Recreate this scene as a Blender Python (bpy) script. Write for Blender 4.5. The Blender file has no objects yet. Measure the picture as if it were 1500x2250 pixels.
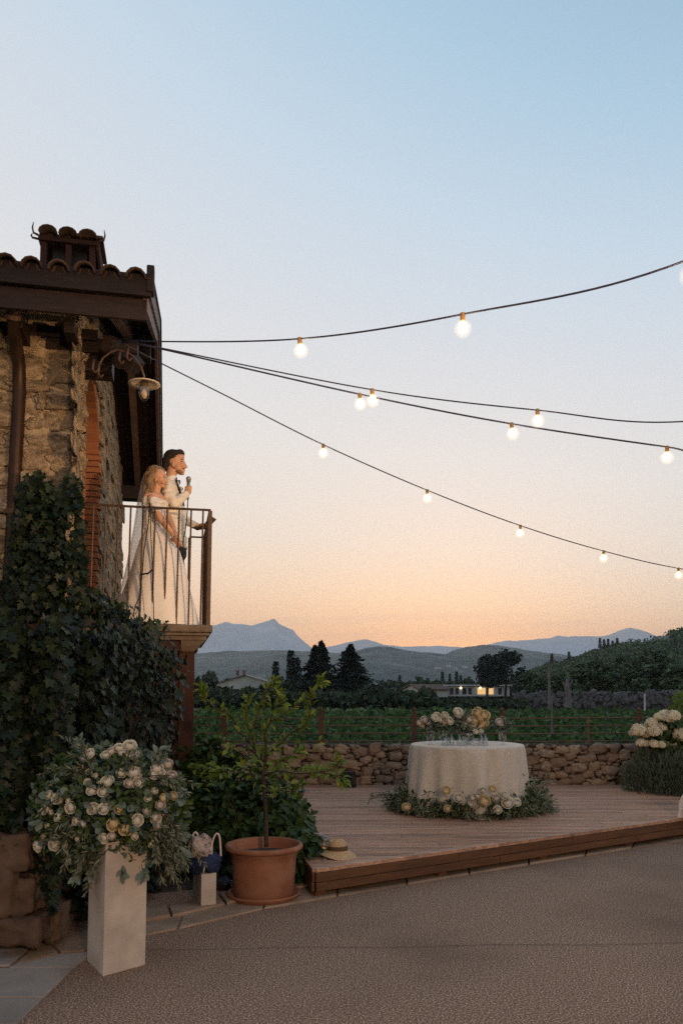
import bpy, bmesh, math, random
import numpy as np
from mathutils import Vector, Matrix, noise
R = math.radians
random.seed(7); rng = np.random.default_rng(7)
sc = bpy.context.scene
COL = sc.collection

# ------------------------------------------------------------------ camera
FPX, PITCH, HZ, H = 1750.0, R(4.5), 1515.0, 1.65
Y0 = HZ - FPX * math.tan(PITCH)                       # principal row
cam_d = bpy.data.cameras.new('camera'); cam = bpy.data.objects.new('camera', cam_d); COL.objects.link(cam)
cam_d.sensor_fit = 'HORIZONTAL'; cam_d.sensor_width = 24.0; cam_d.lens = 28.0
cam_d.shift_y = (Y0 - 1125.0) / 1500.0
cam_d.clip_start = 0.05; cam_d.clip_end = 30000
cam.location = (0, 0, H); cam.rotation_euler = (R(90) + PITCH, 0, 0)
sc.camera = cam

# ------------------------------------------------------------------ dusk sky
world = bpy.data.worlds.new('World'); sc.world = world; world.use_nodes = True
nt = world.node_tree; nt.nodes.clear()
def N(t, x=0, y=0, **k):
    n = nt.nodes.new(t)
    for a, b in k.items(): setattr(n, a, b)
    return n
def L(a, b): nt.links.new(a, b)
def M(op, a, b=None, c=None):
    n = N('ShaderNodeMath', operation=op)
    for i, v in enumerate((a, b, c)):
        if v is None: continue
        if isinstance(v, (int, float)): n.inputs[i].default_value = v
        else: L(v, n.inputs[i])
    return n.outputs[0]
def srgb(h):
    h = h.lstrip('#'); o = []
    for i in (0, 2, 4):
        c = int(h[i:i+2], 16) / 255
        o.append(c / 12.92 if c <= .04045 else ((c + .055) / 1.055) ** 2.4)
    return o
def ramp(stops):
    r = N('ShaderNodeValToRGB'); cr = r.color_ramp
    cr.interpolation = 'B_SPLINE' if False else 'EASE' if False else 'LINEAR'
    while len(cr.elements) < len(stops): cr.elements.new(0.5)
    for e, (p, c) in zip(cr.elements, stops):
        e.position = p; e.color = (*c, 1)
    return r
tc = N('ShaderNodeTexCoord'); sep = N('ShaderNodeSeparateXYZ'); L(tc.outputs['Generated'], sep.inputs[0])
X_, Y_, Z_ = sep.outputs
zz = M('ADD', Z_, M('MULTIPLY', M('MULTIPLY', X_, Z_), 0.62))
front = ramp([(0.0, (1.36, .54, .18)), (0.045, (1.30, .62, .26)), (0.08, (1.18, .70, .40)), (0.12, (1.05, .76, .54)),
              (0.18, (.90, .78, .68)), (0.29, (.82, .785, .76)), (0.43, (.70, .73, .775)),
              (0.56, (.575, .685, .79)), (0.70, (.41, .585, .73)), (1.0, (.15, .30, .50))])
back = ramp([(0.0, (.48, .38, .34)), (0.10, (.58, .45, .39)), (0.25, (.52, .45, .42)), (0.6, (.28, .35, .44)), (1.0, (.17, .32, .52))])
L(zz, front.inputs[0]); L(Z_, back.inputs[0])
f = M('MULTIPLY_ADD', Y_, 0.5, 0.5)
f = N('ShaderNodeMapRange', interpolation_type='SMOOTHSTEP'); L(Y_, f.inputs[0]); f.inputs[1].default_value = -0.7; f.inputs[2].default_value = 0.6
mx = N('ShaderNodeMix', data_type='RGBA'); L(f.outputs[0], mx.inputs[0]); L(back.outputs[0], mx.inputs[6]); L(front.outputs[0], mx.inputs[7])
# thin streaks of cloud low over the horizon
sx = N('ShaderNodeCombineXYZ'); L(M('MULTIPLY', X_, 3.0), sx.inputs[0]); L(M('MULTIPLY', Y_, 3.0), sx.inputs[1]); L(M('MULTIPLY', Z_, 46.0), sx.inputs[2])
nz = N('ShaderNodeTexNoise'); L(sx.outputs[0], nz.inputs[0]); nz.inputs['Scale'].default_value = 1.6; nz.inputs['Detail'].default_value = 4
cm = M('MULTIPLY', M('MAXIMUM', M('MULTIPLY', M('SUBTRACT', nz.outputs[0], 0.52), 2.6), 0.0), M('MAXIMUM', M('SUBTRACT', 1.0, M('MULTIPLY', M('ABSOLUTE', M('SUBTRACT', Z_, 0.078)), 26.0)), 0.0))
mc = N('ShaderNodeMix', data_type='RGBA'); L(cm, mc.inputs[0]); L(mx.outputs[2], mc.inputs[6]); mc.inputs[7].default_value = (.62, .50, .50, 1)
bg1 = N('ShaderNodeBackground'); L(mc.outputs[2], bg1.inputs[0]); bg1.inputs[1].default_value = 1.0
sky = N('ShaderNodeTexSky', sky_type='NISHITA'); sky.sun_disc = False; sky.sun_elevation = R(1.5); sky.sun_rotation = R(8); sky.altitude = 200
bg2 = N('ShaderNodeBackground'); L(sky.outputs[0], bg2.inputs[0]); bg2.inputs[1].default_value = 0.05
ad = N('ShaderNodeAddShader'); L(bg1.outputs[0], ad.inputs[0]); L(bg2.outputs[0], ad.inputs[1])
wo = N('ShaderNodeOutputWorld'); L(ad.outputs[0], wo.inputs[0])

sun_d = bpy.data.lights.new('sun', 'SUN'); sun_d.energy = 0.12; sun_d.angle = R(14); sun_d.color = (1, .62, .38)
sun = bpy.data.objects.new('sun', sun_d); COL.objects.link(sun)
sun.rotation_euler = (R(90 - 3), 0, R(172))
sc.view_settings.view_transform = 'Standard'; sc.view_settings.look = 'None'
sc.view_settings.exposure = 0.0; sc.view_settings.gamma = 1.0; sc.view_settings.use_curve_mapping = False
sc.cycles.use_denoising = False; sc.cycles.sample_clamp_direct = 2.5; sc.cycles.sample_clamp_indirect = .6
sc.cycles.volume_bounces = 0; sc.cycles.max_bounces = 8; sc.cycles.transparent_max_bounces = 16

# ------------------------------------------------------------------ geometry helpers
def P(px, py, D):
    u = (px - 750) / FPX; v = (Y0 - py) / FPX
    c, s = math.cos(PITCH), math.sin(PITCH)
    d = Vector((u, c - v * s, s + v * c))
    return Vector((0, 0, H)) + d * (D / d.y)
def G(px, py, z=0.0):
    u = (px - 750) / FPX; v = (Y0 - py) / FPX
    c, s = math.cos(PITCH), math.sin(PITCH)
    d = Vector((u, c - v * s, s + v * c))
    return Vector((0, 0, H)) + d * ((z - H) / d.z)
def plane_hit(px, py, p0, n):
    u = (px - 750) / FPX; v = (Y0 - py) / FPX
    c, s = math.cos(PITCH), math.sin(PITCH)
    d = Vector((u, c - v * s, s + v * c)); o = Vector((0, 0, H))
    return o + d * ((p0 - o).dot(n) / d.dot(n))

class MB:
    def __init__(s): s.v = []; s.f = []; s.m = []
    def add(s, vs, fs, mi=0):
        b = len(s.v); s.v += [tuple(v) for v in vs]
        s.f += [tuple(i + b for i in f) for f in fs]; s.m += [mi] * len(fs); return s
    def box(s, c, d, rot=None, mi=0):
        hx, hy, hz = d[0]/2, d[1]/2, d[2]/2
        vs = [Vector((x*hx, y*hy, z*hz)) for z in (-1, 1) for y in (-1, 1) for x in (-1, 1)]
        if rot is not None:
            if not isinstance(rot, Matrix): rot = Matrix.Rotation(rot, 3, 'Z')
            vs = [rot @ v for v in vs]
        c = Vector(c); vs = [v + c for v in vs]
        return s.add(vs, [(0,2,3,1),(4,5,7,6),(0,1,5,4),(2,6,7,3),(0,4,6,2),(1,3,7,5)], mi)
    def hexa(s, b, t, mi=0):           # 4 bottom (ccw), 4 top
        return s.add(list(b) + list(t), [(3,2,1,0),(4,5,6,7),(0,1,5,4),(1,2,6,5),(2,3,7,6),(3,0,4,7)], mi)
    def prism(s, poly, z0, z1, mi=0):
        n = len(poly)
        vs = [(p[0], p[1], z0) for p in poly] + [(p[0], p[1], z1) for p in poly]
        fs = [tuple(reversed(range(n))), tuple(range(n, 2*n))] + [(i, (i+1) % n, n+(i+1) % n, n+i) for i in range(n)]
        return s.add(vs, fs, mi)
    def tube(s, pts, rad, n=8, mi=0, cap=True):
        pts = [Vector(p) for p in pts]
        if not hasattr(rad, '__len__'): rad = [rad] * len(pts)
        t0 = (pts[1] - pts[0]).normalized()
        a = t0.cross(Vector((0, 0, 1)))
        if a.length < .05: a = t0.cross(Vector((1, 0, 0)))
        a.normalize(); vs = []
        for i, p in enumerate(pts):
            t = (pts[min(i+1, len(pts)-1)] - pts[max(i-1, 0)]).normalized()
            a = (a - t * a.dot(t)).normalized(); b = t.cross(a)
            for k in range(n):
                w = 2 * math.pi * k / n
                vs.append(p + (a * math.cos(w) + b * math.sin(w)) * rad[i])
        fs = [(i*n+k, i*n+(k+1) % n, (i+1)*n+(k+1) % n, (i+1)*n+k) for i in range(len(pts)-1) for k in range(n)]
        if cap: fs += [tuple(reversed(range(n))), tuple(range((len(pts)-1)*n, len(pts)*n))]
        return s.add(vs, fs, mi)
    def lathe(s, prof, c=(0, 0, 0), n=32, mi=0, capb=True, capt=True):
        c = Vector(c); vs = []
        for r, z in prof:
            for k in range(n):
                w = 2 * math.pi * k / n; vs.append(c + Vector((r * math.cos(w), r * math.sin(w), z)))
        fs = [(i*n+k, i*n+(k+1) % n, (i+1)*n+(k+1) % n, (i+1)*n+k) for i in range(len(prof)-1) for k in range(n)]
        if capb: fs.append(tuple(reversed(range(n))))
        if capt: fs.append(tuple(range((len(prof)-1)*n, len(prof)*n)))
        return s.add(vs, fs, mi)
    def ell(s, c, r, rot=None, n=14, m=9, mi=0):
        c = Vector(c); vs = []; r = (r, r, r) if not hasattr(r, '__len__') else r
        for i in range(1, m):
            th = math.pi * i / m
            for k in range(n):
                w = 2 * math.pi * k / n
                v = Vector((r[0]*math.sin(th)*math.cos(w), r[1]*math.sin(th)*math.sin(w), r[2]*math.cos(th)))
                vs.append(v)
        vs += [Vector((0, 0, r[2])), Vector((0, 0, -r[2]))]
        if rot is not None: vs = [rot @ v for v in vs]
        vs = [v + c for v in vs]; T = len(vs)
        fs = [(i*n+k, (i+1)*n+k, (i+1)*n+(k+1) % n, i*n+(k+1) % n) for i in range(m-2) for k in range(n)]
        fs += [(T-2, k, (k+1) % n) for k in range(n)] + [(T-1, (m-2)*n+(k+1) % n, (m-2)*n+k) for k in range(n)]
        return s.add(vs, fs, mi)
    def grid(s, fn, nu, nv, mi=0, closed=False):
        vs = [fn(i / (nu if closed else nu-1), j / (nv-1)) for j in range(nv) for i in range(nu)]
        fs = []
        for j in range(nv-1):
            for i in range(nu if closed else nu-1):
                i2 = (i+1) % nu
                fs.append((j*nu+i, j*nu+i2, (j+1)*nu+i2, (j+1)*nu+i))
        return s.add(vs, fs, mi)
    def mesh(s, name, mats, smooth=False):
        me = bpy.data.meshes.new(name); me.from_pydata(s.v, [], s.f)
        if not isinstance(mats, (list, tuple)): mats = [mats]
        for m in mats: me.materials.append(m)
        if len(mats) > 1: me.polygons.foreach_set('material_index', s.m)
        if smooth: me.polygons.foreach_set('use_smooth', [True] * len(s.f))
        me.update(); return me
    def build(s, name, mats, parent=None, smooth=False, kind=None, bevel=0, auto=None):
        me = s.mesh(name, mats, smooth)
        if bevel:
            bm = bmesh.new(); bm.from_mesh(me)
            bmesh.ops.recalc_face_normals(bm, faces=bm.faces)
            bmesh.ops.bevel(bm, geom=[e for e in bm.edges if e.calc_face_angle(0) > .6], offset=bevel, segments=2, profile=.6, affect='EDGES')
            bm.to_mesh(me); bm.free()
        o = obj(name, me, parent, kind)
        return o
def obj(name, me, parent=None, kind=None):
    o = bpy.data.objects.new(name, me); COL.objects.link(o)
    if parent is not None:
        o.parent = parent; o.matrix_parent_inverse = parent.matrix_basis.inverted()
    if kind: o['kind'] = kind
    return o
def thing(name, label, cat, loc=(0, 0, 0), group=None):
    o = bpy.data.objects.new(name, None); COL.objects.link(o); o.location = loc; o.empty_display_size = .1
    o['label'] = label; o['category'] = cat
    if group: o['group'] = group
    bpy.context.view_layer.update() if False else None
    return o
def tag(o, label, cat, group=None):
    o['label'] = label; o['category'] = cat
    if group: o['group'] = group
    return o
def place(name, me, mat4, parent=None, kind=None):
    o = bpy.data.objects.new(name, me); COL.objects.link(o)
    if parent is not None:
        o.parent = parent; o.matrix_parent_inverse = parent.matrix_basis.inverted()
    o.matrix_basis = mat4
    if kind: o['kind'] = kind
    return o
def frame(loc, ydir, zdir, size=1.0):
    y = Vector(ydir).normalized(); z = Vector(zdir); z = (z - y * z.dot(y))
    if z.length < 1e-4: z = y.orthogonal()
    z.normalize(); x = y.cross(z)
    m = Matrix((x, y, z)).transposed().to_4x4()
    m = Matrix.Translation(Vector(loc)) @ m @ Matrix.Scale(size, 4); return m

# scatter many copies of a small template into one mesh
def scatter(name, tmpl, pos, yd, zd, size, mat, parent=None, kind='stuff', smooth=False):
    tv, tf = tmpl; tv = np.array(tv, float); n = len(tv); pos = np.asarray(pos, float); Nn = len(pos)
    y = np.asarray(yd, float); y /= np.linalg.norm(y, axis=1)[:, None] + 1e-9
    z = np.asarray(zd, float); z = z - y * (z * y).sum(1)[:, None]; z /= np.linalg.norm(z, axis=1)[:, None] + 1e-9
    x = np.cross(y, z); size = np.broadcast_to(np.asarray(size, float), (Nn,))
    V = (tv[None, :, 0, None] * x[:, None] + tv[None, :, 1, None] * y[:, None] + tv[None, :, 2, None] * z[:, None]) * size[:, None, None] + pos[:, None]
    lens = [len(f) for f in tf]; flat = np.concatenate([np.array(f) for f in tf]); tot = len(flat)
    loops = (flat[None, :] + (np.arange(Nn) * n)[:, None]).ravel()
    me = bpy.data.meshes.new(name)
    me.vertices.add(Nn * n); me.vertices.foreach_set('co', V.reshape(-1))
    me.loops.add(Nn * tot); me.loops.foreach_set('vertex_index', loops.astype(np.int32))
    starts = np.concatenate([[0], np.cumsum(lens)[:-1]])
    me.polygons.add(Nn * len(tf))
    me.polygons.foreach_set('loop_start', (starts[None] + (np.arange(Nn) * tot)[:, None]).ravel().astype(np.int32))
    if smooth: me.polygons.foreach_set('use_smooth', np.ones(Nn * len(tf), bool))
    me.materials.append(mat); me.update(calc_edges=True); me.validate()
    return obj(name, me, parent, kind)
def rdirs(n):
    v = rng.normal(size=(n, 3)); return v / np.linalg.norm(v, axis=1)[:, None]

# leaf templates: y = length, z = normal
def leaf_tmpl(w=.5, fold=.12, bend=.12):
    return ([(0,0,0), (-w*.36,.22,fold*.5), (w*.36,.22,fold*.5), (-w*.5,.5,fold), (w*.5,.5,fold), (0,.5,0), (-w*.3,.8,fold*.4-bend*.5), (w*.3,.8,fold*.4-bend*.5), (0,1,-bend)],
            [(0,5,3,1), (0,2,4,5), (5,8,6,3), (5,4,7,8)])
IVY = ([(0,.12,0), (-.18,-.02,.03), (-.5,.12,.07), (-.33,.36,.04), (-.48,.62,.05), (-.2,.66,.03), (0,1.0,-.06), (.2,.66,.03), (.48,.62,.05), (.33,.36,.04), (.5,.12,.07), (.18,-.02,.03), (0,.42,-.02)],
       [(0,12,3,2,1), (12,6,5,4,3), (12,9,8,7,6), (0,11,10,9,12)])
OLIVE = leaf_tmpl(.2, .03, .1); CITRUS = leaf_tmpl(.46, .1, .14); ROUND = leaf_tmpl(.9, .08, .08)
CARD = ([(-.5,0,0), (0,-.15,.1), (.5,.1,0), (.35,.6,-.1), (0,.9,.05), (-.42,.55,0)], [(0,1,2,3), (0,3,4,5)])

# ------------------------------------------------------------------ materials
def material(name, cols, rough=.7, scale=6.0, bump=.0, bscale=None, obj_rand=.0, isl_rand=.0, coord='Object', metal=0.0, trans=0.0,
             detail=5, spec=.3, dirt=None, dirt_amt=0.0, stretch=None, dscale=None, disp_dist=.01, transl=0.0, sheen=0.0):
    """cols: list of 2-3 colours mixed by noise (+ per-object / per-island random)."""
    m = bpy.data.materials.new(name); m.use_nodes = True; t = m.node_tree; ns = t.nodes; lk = t.links
    bs = ns['Principled BSDF']; out = ns['Material Output']
    def nn(ty, **k):
        n = ns.new(ty)
        for a, b in k.items(): setattr(n, a, b)
        return n
    co = nn('ShaderNodeTexCoord').outputs[coord]
    if coord == 'World': pass
    if stretch:
        mp = nn('ShaderNodeMapping'); mp.inputs['Scale'].default_value = stretch; lk.new(co, mp.inputs[0]); co = mp.outputs[0]
    nz = nn('ShaderNodeTexNoise'); nz.inputs['Scale'].default_value = scale; nz.inputs['Detail'].default_value = detail; nz.inputs['Roughness'].default_value = .6
    lk.new(co, nz.inputs[0])
    fac = nz.outputs[0]
    mr = nn('ShaderNodeMapRange'); mr.inputs[1].default_value = .3; mr.inputs[2].default_value = .7; lk.new(fac, mr.inputs[0]); fac = mr.outputs[0]
    def mth(op, a, b):
        q = nn('ShaderNodeMath', operation=op)
        for i, v in enumerate((a, b)):
            if isinstance(v, (int, float)): q.inputs[i].default_value = v
            else: lk.new(v, q.inputs[i])
        return q.outputs[0]
    rnd = None
    if obj_rand or isl_rand:
        a = mth('MULTIPLY', fac, 1 - min(.9, obj_rand + isl_rand))
        if obj_rand: a = mth('ADD', a, mth('MULTIPLY', nn('ShaderNodeObjectInfo').outputs['Random'], obj_rand))
        if isl_rand: a = mth('ADD', a, mth('MULTIPLY', nn('ShaderNodeNewGeometry').outputs['Random Per Island'], isl_rand))
        fac = a
    cr = nn('ShaderNodeValToRGB'); els = cr.color_ramp.elements
    while len(els) < len(cols): els.new(.5)
    for i, (e, c) in enumerate(zip(els, cols)):
        e.position = i / (len(cols) - 1); e.color = (*c, 1)
    lk.new(fac, cr.inputs[0]); col = cr.outputs[0]
    if dirt:
        n2 = nn('ShaderNodeTexNoise'); n2.inputs['Scale'].default_value = dscale or scale * .31; n2.inputs['Detail'].default_value = 6; lk.new(co, n2.inputs[0])
        m2 = nn('ShaderNodeMapRange'); m2.inputs[1].default_value = .48; m2.inputs[2].default_value = .68; m2.inputs[4].default_value = dirt_amt; lk.new(n2.outputs[0], m2.inputs[0])
        mi = nn('ShaderNodeMix', data_type='RGBA'); lk.new(m2.outputs[0], mi.inputs[0]); lk.new(col, mi.inputs[6]); mi.inputs[7].default_value = (*dirt, 1); col = mi.outputs[2]
    lk.new(col, bs.inputs['Base Color'])
    bs.inputs['Roughness'].default_value = rough; bs.inputs['Metallic'].default_value = metal
    bs.inputs['Specular IOR Level'].default_value = spec
    if sheen: bs.inputs['Sheen Weight'].default_value = sheen
    if bump:
        n3 = nn('ShaderNodeTexNoise'); n3.inputs['Scale'].default_value = bscale or scale * 3; n3.inputs['Detail'].default_value = 6; lk.new(co, n3.inputs[0])
        bp = nn('ShaderNodeBump'); bp.inputs['Strength'].default_value = bump; bp.inputs['Distance'].default_value = disp_dist
        lk.new(n3.outputs[0], bp.inputs['Height']); lk.new(bp.outputs[0], bs.inputs['Normal'])
    if transl:
        tr = nn('ShaderNodeBsdfTranslucent'); lk.new(col, tr.inputs[0]); ms = nn('ShaderNodeMixShader'); ms.inputs[0].default_value = transl
        lk.new(bs.outputs[0], ms.inputs[1]); lk.new(tr.outputs[0], ms.inputs[2]); lk.new(ms.outputs[0], out.inputs[0])
    return m
def emis(name, col, st):
    m = bpy.data.materials.new(name); m.use_nodes = True; ns = m.node_tree.nodes; ns.clear()
    e = ns.new('ShaderNodeEmission'); e.inputs[0].default_value = (*col, 1); e.inputs[1].default_value = st
    o = ns.new('ShaderNodeOutputMaterial'); m.node_tree.links.new(e.outputs[0], o.inputs[0]); return m
def glass(name, col=(1, 1, 1), rough=.02, ior=1.45):
    m = bpy.data.materials.new(name); m.use_nodes = True; b = m.node_tree.nodes['Principled BSDF']
    b.inputs['Base Color'].default_value = (*col, 1); b.inputs['Transmission Weight'].default_value = 1; b.inputs['Roughness'].default_value = rough; b.inputs['IOR'].default_value = ior
    return m

MT = {}
MT['gravel'] = material('gravel', [(.045,.026,.015), (.195,.116,.072), (.76,.53,.39)], .92, 95, .15, 120, coord='Object', dscale=.55, dirt=(.085,.050,.033), dirt_amt=.55, detail=4, disp_dist=.003)
MT['flag'] = material('flagstone', [(.17,.14,.115), (.30,.255,.215), (.36,.31,.265)], .8, 3.0, .35, 40, obj_rand=.35, dirt=(.10,.075,.055), dirt_amt=.6)
MT['flagtan'] = material('tan flagstone', [(.19,.125,.08), (.30,.21,.14), (.38,.27,.18)], .85, 4.0, .5, 30, obj_rand=.35, dirt=(.09,.06,.04), dirt_amt=.7)
MT['soil'] = material('soil', [(.03,.022,.015), (.07,.05,.035)], .95, 8, .5)
MT['housestone'] = material('house stone', [(.17,.12,.07), (.38,.28,.18), (.60,.48,.33)], .9, 7, 1.0, 16, obj_rand=.3, dirt=(.07,.05,.034), dirt_amt=.8, disp_dist=.03)
MT['darkstone'] = material('dark foot stone', [(.05,.030,.020), (.10,.062,.04), (.15,.10,.065)], .85, 9, .8, 22, obj_rand=.3, dirt=(.03,.03,.015), dirt_amt=.6, disp_dist=.02)  # darker, reddish brown stone for the lower wall
MT['mortar'] = material('mortar', [(.24,.18,.115), (.48,.37,.25)], .95, 9, .9, 25, disp_dist=.02)
MT['wallmortar'] = material('wall mortar', [(.035,.020,.016), (.075,.045,.034)], .95, 12, .9, 40, disp_dist=.02)
MT['wallstone'] = material('wall stone', [(.12,.072,.054), (.22,.145,.10), (.33,.24,.165), (.16,.11,.09), (.50,.39,.27)], .85, 5, .6, 30, obj_rand=.8, disp_dist=.01)
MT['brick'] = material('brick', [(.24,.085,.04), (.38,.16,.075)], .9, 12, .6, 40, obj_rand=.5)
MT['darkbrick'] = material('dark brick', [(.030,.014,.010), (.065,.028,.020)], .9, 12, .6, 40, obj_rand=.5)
MT['tile'] = material('terracotta tile', [(.06,.036,.026), (.12,.070,.048), (.18,.125,.09)], .85, 9, .5, 30, obj_rand=.4)
MT['darkwood'] = material('dark stained wood', [(.012,.007,.0055), (.025,.013,.009), (.042,.022,.015)], .6, 5, .4, 22, obj_rand=.3, stretch=(1, 1, 6))
MT['palewood'] = material('lit eave wood', [(.10,.052,.036), (.22,.14,.11)], .6, 5, .4, 22, obj_rand=.3)  # paler copy of the eave wood, skylight on outer boards put into colour
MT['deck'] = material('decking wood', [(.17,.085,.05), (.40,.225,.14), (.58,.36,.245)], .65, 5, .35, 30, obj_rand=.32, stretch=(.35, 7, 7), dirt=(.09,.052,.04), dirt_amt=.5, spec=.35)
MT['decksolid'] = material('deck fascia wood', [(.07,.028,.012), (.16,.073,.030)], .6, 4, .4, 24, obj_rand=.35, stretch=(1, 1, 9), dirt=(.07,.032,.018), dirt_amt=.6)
MT['iron'] = material('rusty iron', [(.09,.048,.032), (.18,.10,.068)], .6, 20, .3, metal=.3)
MT['rust'] = material('corten post', [(.060,.030,.020), (.11,.056,.036)], .75, 14, .4)
MT['railtop'] = material('balcony iron', [(.06,.036,.026), (.11,.068,.048)], .55, 20, .2, metal=.25)
MT['black'] = material('black plastic', [(.008,.008,.009), (.02,.02,.021)], .45, 10)
MT['cable'] = material('rubber cable', [(.035,.035,.065), (.055,.055,.09)], .6, 10)
MT['pipe'] = material('copper downpipe', [(.03,.018,.013), (.085,.048,.032)], .45, 6, .1, metal=.6, stretch=(1, 1, .3))
MT['slab'] = material('balcony limestone', [(.10,.072,.052), (.20,.15,.11)], .85, 9, .6, 30, dirt=(.09,.06,.04), dirt_amt=.8)
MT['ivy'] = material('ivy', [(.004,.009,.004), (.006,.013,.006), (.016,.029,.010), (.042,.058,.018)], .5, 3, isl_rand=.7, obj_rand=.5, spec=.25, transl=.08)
MT['citrus'] = material('citrus leaf', [(.05,.10,.014), (.14,.20,.024), (.32,.33,.045)], .45, 3, isl_rand=.3, obj_rand=.6, transl=.3, spec=.35)
MT['shrub'] = material('shrub leaf', [(.012,.030,.008), (.030,.062,.014), (.07,.11,.020)], .5, 3, isl_rand=.5, obj_rand=.4, transl=.2, spec=.3)
MT['olive'] = material('olive leaf', [(.04,.055,.028), (.13,.145,.08), (.33,.31,.19)], .5, 3, isl_rand=.7, transl=.2, spec=.3)
MT['euca'] = material('eucalyptus leaf', [(.05,.085,.065), (.11,.155,.12), (.17,.21,.16)], .55, 3, isl_rand=.6, obj_rand=.5, transl=.15, spec=.3)
MT['lav'] = material('rosemary leaf', [(.05,.07,.045), (.11,.13,.085)], .6, 3, isl_rand=.7, transl=.2)
MT['rose'] = material('cream petals', [(.66,.60,.46), (.82,.78,.66)], .6, 18, obj_rand=.6, transl=.25, sheen=.2)
MT['pinkrose'] = material('blush petals', [(.64,.55,.46), (.78,.71,.63)], .6, 18, obj_rand=.6, transl=.25)
MT['yrose'] = material('yellow petals', [(.66,.52,.28), (.80,.67,.42)], .6, 18, obj_rand=.4, transl=.25)
MT['bark'] = material('bark', [(.028,.020,.016), (.075,.055,.042)], .9, 20, .8, 60)
MT['terra'] = material('terracotta', [(.22,.083,.042), (.32,.135,.075)], .9, 5, .3, 60, dirt=(.33,.19,.12), dirt_amt=.45, dscale=7)
MT['plinth'] = material('plinth paint', [(.42,.355,.29), (.56,.49,.41)], .75, 5, .15, 80, dirt=(.30,.25,.20), dirt_amt=.45, dscale=4)
MT['cloth'] = material('linen cloth', [(.55,.485,.40), (.62,.555,.465)], .85, 30, .08, 300, sheen=.3, transl=.1)
MT['vine'] = material('vine leaf', [(.015,.040,.012), (.044,.098,.026), (.095,.165,.042)], .55, 3, isl_rand=.8, transl=.3, spec=.2)
MT['grass'] = material('grass', [(.025,.050,.012), (.06,.10,.025)], .9, .4, .3)
MT['treeleaf'] = material('tree leaf', [(.012,.024,.012), (.030,.050,.022), (.05,.075,.03)], .6, 3, isl_rand=.8, obj_rand=.1, transl=.12, spec=.2)
MT['conifer'] = material('conifer needles', [(.008,.016,.013), (.018,.032,.024)], .7, 3, isl_rand=.8, transl=.06, spec=.15)
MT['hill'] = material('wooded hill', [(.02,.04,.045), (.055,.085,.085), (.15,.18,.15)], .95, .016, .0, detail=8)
MT['mountain'] = material('hazy limestone mountain', [(.45,.50,.57), (.62,.67,.73)], .95, .004, 0, detail=8)  # pale blue of the distance haze is put into this rock colour
MT['skin'] = material('skin', [(.52,.27,.165), (.62,.35,.225)], .5, 30, spec=.35)
MT['jacket'] = material('ivory jacket', [(.72,.64,.53), (.82,.74,.63)], .7, 40, .1, 300, sheen=.2)
MT['suit'] = material('dark trousers', [(.012,.011,.013), (.022,.02,.024)], .7, 30)
MT['shirt'] = material('white shirt', [(.78,.77,.74), (.84,.83,.8)], .6, 30)
MT['hairdark'] = material('dark brown hair', [(.018,.012,.010), (.045,.032,.026)], .55, 40, .6, 200, stretch=(1, 1, 6))
MT['hairblond'] = material('blonde hair', [(.10,.06,.035), (.25,.155,.085), (.42,.28,.15)], .45, 30, .7, 120, stretch=(1, 1, .25))
MT['dress'] = material('satin dress', [(.74,.69,.64), (.82,.77,.72)], .55, 10, .05, 60, sheen=.2)
MT['lace'] = material('lace', [(.45,.34,.28), (.80,.76,.72), (.84,.81,.78)], .7, 55, .8, 90)
MT['mic'] = material('microphone metal', [(.22,.21,.2), (.35,.34,.32)], .4, 30, metal=.6)
MT['glass'] = tg = bpy.data.materials.new('clear glass'); tg.use_nodes = True; tg.node_tree.nodes.clear()
_a, _b, _f, _m, _p = [tg.node_tree.nodes.new(x) for x in ('ShaderNodeBsdfTransparent', 'ShaderNodeBsdfGlossy', 'ShaderNodeFresnel', 'ShaderNodeMixShader', 'ShaderNodeOutputMaterial')]
_a.inputs[0].default_value = (.93, .94, .94, 1); _b.inputs['Roughness'].default_value = .08; _f.inputs[0].default_value = 1.7
_m.inputs[0].default_value = .16
for x, y in ((_a.outputs[0], _m.inputs[1]), (_b.outputs[0], _m.inputs[2]), (_m.outputs[0], _p.inputs[0])): tg.node_tree.links.new(x, y)
MT['wine'] = glass('rose wine', (.95,.50,.18)); MT['water'] = glass('water', (.95,.97,.97), 0, 1.33)
MT['hat'] = material('straw', [(.40,.26,.13), (.62,.44,.25)], .85, 60, .8, 180)
MT['hatband'] = material('hat band', [(.07,.045,.02), (.12,.08,.035)], .8, 40, .4)
MT['navy'] = material('navy cloth', [(.010,.018,.05), (.025,.04,.10)], .8, 20, .5, 60)
MT['pinkcloth'] = material('pink cloth', [(.62,.46,.40), (.74,.60,.54)], .8, 14, .2, 60)
MT['scarf'] = material('patterned scarf', [(.05,.045,.05), (.42,.32,.27), (.52,.42,.36)], .8, 26, .4, 60)
MT['enamel'] = material('enamel shade', [(.72,.62,.48), (.78,.68,.54)], .35, 10)
MT['bulb'] = emis('lit bulb', (1, .74, .42), 110)
MT['hyd'] = material('hydrangea petals', [(.50,.42,.26), (.70,.62,.44), (.80,.74,.60)], .65, 8, isl_rand=.6, obj_rand=.3, transl=.2)
MT['hillleaf'] = material('slope tree leaf', [(.022,.044,.022), (.06,.10,.042), (.12,.165,.065)], .6, .05, isl_rand=.5, transl=.12, spec=.2)
gm = bpy.data.materials.new('halo glow'); gm.use_nodes = True; gm.node_tree.nodes.clear()  # glowing volume that stands in for the lens halo round a lit bulb
_v = gm.node_tree.nodes.new('ShaderNodeVolumePrincipled'); _o = gm.node_tree.nodes.new('ShaderNodeOutputMaterial')
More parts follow.
